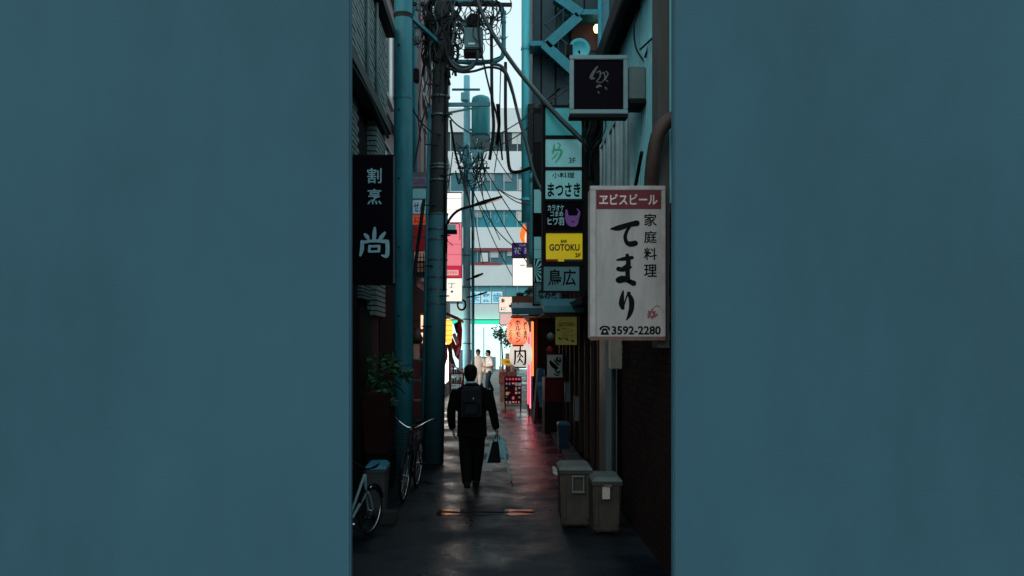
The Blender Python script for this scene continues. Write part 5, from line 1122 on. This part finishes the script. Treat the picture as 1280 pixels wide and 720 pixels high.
# ------------------------------------------------------------------ people
def remesh_obj(mb, name, mat, parent, voxel=.01, smooth_it=6, loc=None):
    me = mb.mesh(name); o = bpy.data.objects.new(name, me); COL.objects.link(o)
    r = o.modifiers.new('r', 'REMESH'); r.mode = 'VOXEL'; r.voxel_size = voxel
    sm = o.modifiers.new('s', 'SMOOTH'); sm.factor = .5; sm.iterations = smooth_it
    dg = bpy.context.evaluated_depsgraph_get(); e = o.evaluated_get(dg); me2 = bpy.data.meshes.new_from_object(e)
    bpy.data.objects.remove(o); me2.name = name; me2.materials.clear()
    return link_mesh(me2, name, mat, parent, True)
def limb(mb, pts, rs, n=12):
    mb.tube(catmull(pts, 4), [r for r in [v.x for v in catmull([(x, 0, 0) for x in rs], 4)]], n)
def hand(mb, w, d, sd, grip):
    """palm and five fingers from wrist w along direction d; sd = +1 right, -1 left"""
    d = Vector(d).normalized(); w = Vector(w); fw = Vector((0, 1, 0)); fw = (fw - d*fw.dot(d)).normalized(); nrm = d.cross(fw)
    mb.obox(w + d*.045, fw*.038, d*.045, nrm*.013)
    for i, l in enumerate((.068, .078, .074, .058)):
        b = w + d*.088 + fw*(.030 - i*.02); c = -sd if grip else -sd
        k = 1.15 if grip else .35
        p1 = b + d*l*.42; p2 = p1 + (d*math.cos(k) + nrm*(-sd)*math.sin(k))*l*.34; p3 = p2 + (d*math.cos(2*k) + nrm*(-sd)*math.sin(2*k))*l*.3
        mb.tube([b - d*.01, p1, p2, p3], [.0095, .0092, .0086, .0075], 8)
    b = w + d*.03 + fw*.034; mb.tube([b, b + fw*.022 + d*.022, b + fw*.026 + d*.05], [.0115, .0105, .0085], 8)
def person(label, loc, yaw, cfg):
    root = thing('person', label, 'person', (0, 0, 0)); g = cfg
    hx, hy, hz = g.get('head', (0, .02, 1.60)); skin = g['skin']
    body = MB()
    body.loft([(hx,hy+.005,hz-.115,.045,.05),(hx,hy+.01,hz-.10,.058,.072),(hx,hy+.005,hz-.05,.070,.090),(hx,hy,hz,.076,.098),(hx,hy-.005,hz+.05,.075,.096),(hx,hy-.005,hz+.09,.058,.076),(hx,hy-.005,hz+.113,.025,.035)], 20)
    body.tube([(hx,hy+.088,hz-.0),(hx,hy+.112,hz-.03),(hx,hy+.09,hz-.04)], [.010,.015,.008], 8)                    # nose
    for sx in (-1, 1): body.obox((hx + sx*.078, hy - .008, hz - .01), (.007,0,0), (0,.016,0), (0,0,.03))                 # ears
    body.tube([(hx,hy-.015,hz-.06),(hx*.6,hy*.4-.01,1.46),(0,0,1.36)], [.052,.054,.07], 14)
    body.loft([(0,0,.85,.14,.10),(0,0,1.0,.13,.095),(0,0,1.2,.15,.10),(0,0,1.34,.165,.095),(0,0,1.42,.12,.07)], 16)
    for arm, sd in ((g['arm_l'], -1), (g['arm_r'], 1)):
        limb(body, arm, (.048, .044, .036, .027), 10); d = Vector(arm[-1]) - Vector(arm[-2]); hand(body, arm[-1], g.get('hand_dir_%s' % ('l' if sd < 0 else 'r'), d), sd, g.get('grip_%s' % ('l' if sd < 0 else 'r'), False))
    for leg in (g['leg_l'], g['leg_r']): limb(body, leg, (.075, .07, .05, .038), 10)
    remesh_obj(body, 'body', skin, root, .0075, 4)
    # eyes, hair
    for sx in (-1, 1): MB().lathe((hx + sx*.032, hy + .089, hz + .005), [(.002,-.006),(.009,-.002),(.009,.002),(.002,.006)], 8, 'Y').build('eye', m_ink, root)
    MB().obox((hx, hy + .088, hz - .068), (.022,0,0), (0,.004,0), (0,0,.004)).build('mouth', M('lip', (.25,.09,.08), .6), root)
    hair = MB(); hs = g.get('hs', 1); hair.loft([(hx,hy-.052,hz-.118,.048,.034),(hx,hy-.055,hz-.085,.064,.046),(hx,hy-.035,hz-.03,.087*hs,.078),(hx,hy-.022,hz+.03,.096*hs,.097),(hx,hy-.012,hz+.08,.092*hs,.104),(hx,hy-.008,hz+.115,.068*hs,.08),(hx,hy-.008,hz+.135,.028,.038)], 18)
    ho = remesh_obj(hair, 'hair', g['hair'], root, .009, 3)
    # top
    top = MB(); hem = g.get('hem', .80); sh = g.get('sh', .20)
    tw = g.get('tw', 1); top.loft([(0,-.005,hem,.190*tw,.138),(0,-.005,hem+.1,.184*tw,.132),(0,0,1.05,.178*tw,.130),(0,0,1.2,.194*tw,.135),(0,-.005,1.32,sh,.125),(0,-.01,1.395,sh-.025,.105),(0,-.012,1.435,.12,.085),(hx*.3,-.01,1.475,.068,.07)], 20)
    for arm in (g['arm_l'], g['arm_r']):
        k = g.get('sleeve', 1.0)
        pts = [Vector(p) for p in arm]
        if k < 1: pts = [pts[0], pts[0].lerp(pts[1], .5), pts[1]] ; rs = (.072, .070, .070)
        else: rs = (.074, .066, .056, .047); pts[-1] = pts[-2].lerp(pts[-1], .96)
        limb(top, pts, rs, 12)
    remesh_obj(top, g.get('top_name', 'shirt'), g['top'], root, .010, 5)
    tr = MB()
    tr.loft([(0,0,.76,.165,.115),(0,0,.86,.172,.12),(0,0,.98,.165,.115),(0,0,1.02,.155,.11)], 18)
    for leg in (g['leg_l'], g['leg_r']):
        pts = [Vector(p) for p in leg]; pts[-1] = pts[-1] + Vector((0,0,-.02)); limb(tr, pts, g.get('leg_r_', (.098, .090, .074, .066)), 12)
    remesh_obj(tr, 'trousers', g['bottom'], root, .010, 5)
    for leg, yw in ((g['leg_l'], -.15), (g['leg_r'], .15)):
        a = Vector(leg[-1]); f = Vector((yw*.6, 1, 0)).normalized(); sdv = Vector((f.y, -f.x, 0)); mb = MB(); zb = a.z - .075
        mb.tube([a + Vector((0,0,-.01)), a + Vector((0,0,-.04)) + f*.01], [.045,.047], 12)
        c = a + f*.055; c.z = zb + .03; mb.obox(c, sdv*.042, f*.13, Vector((0,0,.03)))
        c2 = a + f*.0; c2.z = zb + .05; mb.obox(c2, sdv*.036, f*.065, Vector((0,0,.045)))
        so_ = remesh_obj(mb, 'shoe', g['shoe'], root, .010, 5)
    root.location = loc; root.rotation_euler = (0, 0, R(yaw)); return root
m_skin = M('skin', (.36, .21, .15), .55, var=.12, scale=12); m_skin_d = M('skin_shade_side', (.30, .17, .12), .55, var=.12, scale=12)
m_hair = M('black_hair', (.005, .005, .006), .7, var=.3, scale=40, spec=.1)
m_suit = M('black_suit_cloth', (.0040, .0042, .0050), .9, var=.3, scale=15, bump=.15, bscale=300, spec=.08)
Ym = 11.2; xm = PX(590, Ym)
man = person('man in black suit with backpack walking away down the alley', (xm, Ym, 0), 0, dict(
    head=(-.02, .03, 1.595), skin=m_skin_d, hair=m_hair, top=m_suit, bottom=m_suit, shoe=m_black, top_name='jacket', hem=.72, sh=.235, tw=1.13,
    arm_l=[(-.215,-.01,1.37),(-.29,.02,1.08),(-.285,.12,.87),(-.275,.14,.81)], arm_r=[(.215,-.01,1.37),(.285,-.02,1.10),(.328,.03,.88),(.342,.04,.82)], grip_r=True, hand_dir_r=(.05,0,-1),
    leg_l=[(-.092,0,.88),(-.085,.0,.48),(-.07,-.16,.20),(-.062,-.20,.115)], leg_r=[(.09,0,.88),(.078,.12,.50),(.055,.20,.18),(.048,.21,.08)], leg_r_=(.108,.096,.076,.066)))
mo = Vector((xm, Ym, 0)); ORG[man.name] = Vector((0, 0, 0))
MB().lathe((-.012, -.005, 1.455), [(.068,0),(.072,.012),(.066,.038),(.062,.04)], 20).build('shirt_collar', M('pale_blue_shirt', (.35,.52,.58), .7, var=.05), man, smooth=True)
# backpack is carried: a thing of its own
bp = thing('backpack', 'dark blue-black backpack on the back of the suited man', 'backpack', (xm, Ym - .18, 1.0))
bx = lambda x, y_, z: (xm + x, Ym + y_, z)
mb = MB(); mb.obox(bx(0,-.205,1.20), (.145,0,0), (0,.075,0), (0,0,.19)); mb.obox(bx(0,-.20,1.30), (.12,0,0), (0,.07,0), (0,0,.13))
for_o = mb; pk = MB(); pk.v = [v for v in for_o.v]; pk.f = for_o.f
m_pack = M('backpack_nylon', (.009, .012, .018), .7, var=.35, scale=12, bump=.2, bscale=200, spec=.15)
remesh_obj(pk, 'bag', m_pack, None, .012, 8).parent = bp
bp.children[0].location = -Vector(bp.location)
mb = MB(); mb.obox(bx(0,-.287,1.13), (.105,0,0), (0,.014,0), (0,0,.085)); mb.build('front_pocket', m_pack, bp, bevel=.02)
mb = MB(); mb.tube([bx(-.09,-.293,1.225), bx(.09,-.293,1.225)], .005, 6); mb.build('zip', m_dark, bp); MB().box(*bx(.02,-.300,1.262), *bx(.035,-.294,1.285)).build('zip_pull', m_alu, bp)
mb = MB(); mb.tube(catmull([bx(-.03,-.16,1.40), bx(-.02,-.18,1.45), bx(.02,-.18,1.45), bx(.03,-.16,1.40)]), .008, 6); mb.build('grab_handle', m_black, bp, smooth=True)
for sx in (-1, 1):
    mb = MB(); mb.tube(catmull([bx(sx*.09,-.14,1.36), bx(sx*.125,-.10,1.43), bx(sx*.135,.0,1.455), bx(sx*.14,.10,1.38), bx(sx*.145,.14,1.2)]), .016, 6); mb.build('shoulder_strap', m_pack, bp, smooth=True)
# carrier bags and umbrella in the right hand
hx_, hz_ = xm + .35, .74
s = thing('shopping_bag', 'pale translucent plastic carrier bag in the suited man\'s hand', 'bag', (hx_, Ym + .04, .37))
def bag(w, d_, z0, z1, cx, cy, tilt, mat, nm, parent, seed):
    r_ = random.Random(seed); mb = MB(); rings = []
    for k in range(9):
        t_ = k/8; z = z0 + (z1 - z0)*t_; ww = w*(1.0 if t_ < .55 else 1.0 - (t_ - .55)/.45*.86); dd = d_*(1 if t_ < .4 else 1 - (t_-.4)/.6*.85)
        rings.append((cx + tilt*t_, cy, z, ww*(.94 + .1*r_.random()), dd*(.9 + .2*r_.random())))
    n = 16; ks = len(mb.v); mb.loft(rings, n)
    for i, v in enumerate(mb.v): v.x += r_.uniform(-.016,.016); v.y += r_.uniform(-.018,.018); v.z += r_.uniform(-.012,.012)
    return mb.build(nm, mat, parent, smooth=True)
m_plas = M('pale_cyan_plastic_film', (.26, .62, .70), .3, var=.25, scale=14, bump=.4, bscale=18, alpha=.85)
bag(.115, .08, .40, .75, hx_ + .045, Ym + .05, -.045, m_plas, 'bag_body', s, 2)
mb = MB(); mb.tube(catmull([(hx_ - .03, Ym + .03, .70), (hx_ - .008, Ym + .03, .755), (hx_ + .012, Ym + .03, .70)]), .008, 6); mb.build('handles', m_plas, s, smooth=True)
s = thing('shopping_bag', 'small black bag hanging below the suited man\'s hand', 'bag', (hx_ - .03, Ym - .04, .31))
mb = MB(); c0 = PX(620, Ym - .1)
mb.add([(PX(608,Ym),Ym-.13,PZ(577,Ym)),(PX(626,Ym),Ym-.13,PZ(577,Ym)),(PX(626,Ym),Ym-.04,PZ(577,Ym)),(PX(608,Ym),Ym-.04,PZ(577,Ym)),(PX(615,Ym),Ym-.11,PZ(551,Ym)),(PX(623,Ym),Ym-.11,PZ(551,Ym)),(PX(623,Ym),Ym-.06,PZ(551,Ym)),(PX(615,Ym),Ym-.06,PZ(551,Ym))], [(0,1,2,3),(4,5,6,7),(0,1,5,4),(1,2,6,5),(2,3,7,6),(3,0,4,7)]); mb.build('bag_body', M('black_bag', (.006,.006,.007), .7, var=.3, spec=.08), s, bevel=.01)
mb = MB(); mb.tube(catmull([(PX(616,Ym),Ym-.08,PZ(552,Ym)),(PX(619,Ym),Ym-.03,PZ(545,Ym)),(hx_, Ym + .03, .745)]), .006, 6); mb.tube(catmull([(PX(622,Ym),Ym-.08,PZ(552,Ym)),(PX(622,Ym),Ym-.03,PZ(545,Ym)),(hx_, Ym + .04, .745)]), .006, 6); mb.build('handles', m_black, s, smooth=True)
mb = MB(); mb.prism([(PX(613.5,Ym), PZ(551,Ym)), (PX(615.5,Ym), PZ(551,Ym)), (PX(609.5,Ym), PZ(576,Ym)), (PX(606.8,Ym), PZ(576,Ym))], Ym - .12, Ym - .05); mb.build('side_fold', m_plas, s)
s = thing('umbrella', 'furled pale umbrella pointing at the ground from the man\'s hand', 'umbrella', (PX(641, Ym), Ym, .04))
a, b = Vector((hx_ + .005, Ym + .03, .80)), Vector((PX(641, 11.1), 11.1, .035)); d = b - a
mb = MB(); mb.tube([a + d*.16, a + d*.24, a + d*.5, a + d*.8, a + d*.9], [.010, .020, .018, .013, .007], 12); mb.build('canopy', M('pale_film', (.22,.42,.48), .3, var=.3, scale=20), s, smooth=True)
mb = MB(); mb.tube([a + d*.02, b], .005, 8); mb.build('shaft', m_black, s); mb = MB(); mb.tube([a + d*.9, a + d*.97], [.009,.004], 8); mb.build('tip', m_black, s)
mb = MB(); mb.tube(catmull([a + d*.03, a, a + Vector((-.02,-.03,.03)), a + Vector((-.03,-.07,.01))]), .010, 8); mb.build('handle', m_black, s, smooth=True)

# the two walkers in white at the alley end
Yw = 31.4
person('person in white T-shirt and black jeans looking down at the alley end', (PX(611.5, Yw), Yw, 0), 115, dict(head=(0,.06,1.575), skin=m_skin, hair=m_hair, top=M('white_cotton', (.72,.70,.68), .8, var=.08), bottom=M('black_denim', (.018,.03,.045), .8), shoe=m_white, sleeve=.5, hem=.80,
    arm_l=[(-.19,0,1.37),(-.24,-.03,1.10),(-.16,.17,1.02),(-.10,.24,1.04)], arm_r=[(.19,0,1.37),(.24,-.02,1.10),(.20,.08,.90),(.17,.13,.84)],
    leg_l=[(-.09,0,.88),(-.10,.12,.50),(-.10,.12,.20),(-.10,.12,.08)], leg_r=[(.09,0,.88),(.10,.0,.48),(.10,-.16,.18),(.10,-.18,.09)]))
cp_ = person('person in dark cap, cream top and pale trousers at the alley end', (PX(597.5, Yw), Yw + .3, 0), 170, dict(head=(0,.03,1.595), skin=m_skin, hair=m_hair, top=M('cream_cotton', (.66,.60,.54), .8, var=.1), bottom=M('pale_denim', (.55,.54,.52), .8), shoe=m_white, hem=.80,
    arm_l=[(-.19,0,1.37),(-.25,-.02,1.10),(-.24,.07,.88),(-.235,.09,.82)], arm_r=[(.19,0,1.37),(.25,-.02,1.10),(.20,.12,.95),(.16,.18,.93)],
    leg_l=[(-.09,0,.88),(-.10,.06,.50),(-.10,.06,.20),(-.10,.06,.08)], leg_r=[(.09,0,.88),(.10,.0,.48),(.10,-.10,.18),(.10,-.12,.08)]))
mb = MB(); mb.loft([(0,.025,1.635,.090,.112),(0,.022,1.68,.088,.108),(0,.02,1.72,.06,.08),(0,.02,1.735,.02,.03)], 18); mb.obox((0,.15,1.645), (.07,0,0), (0,.06,0), (0,0,.006))
ORG[cp_.name] = Vector((0,0,0)); mb.build('cap', m_black, cp_, smooth=True)
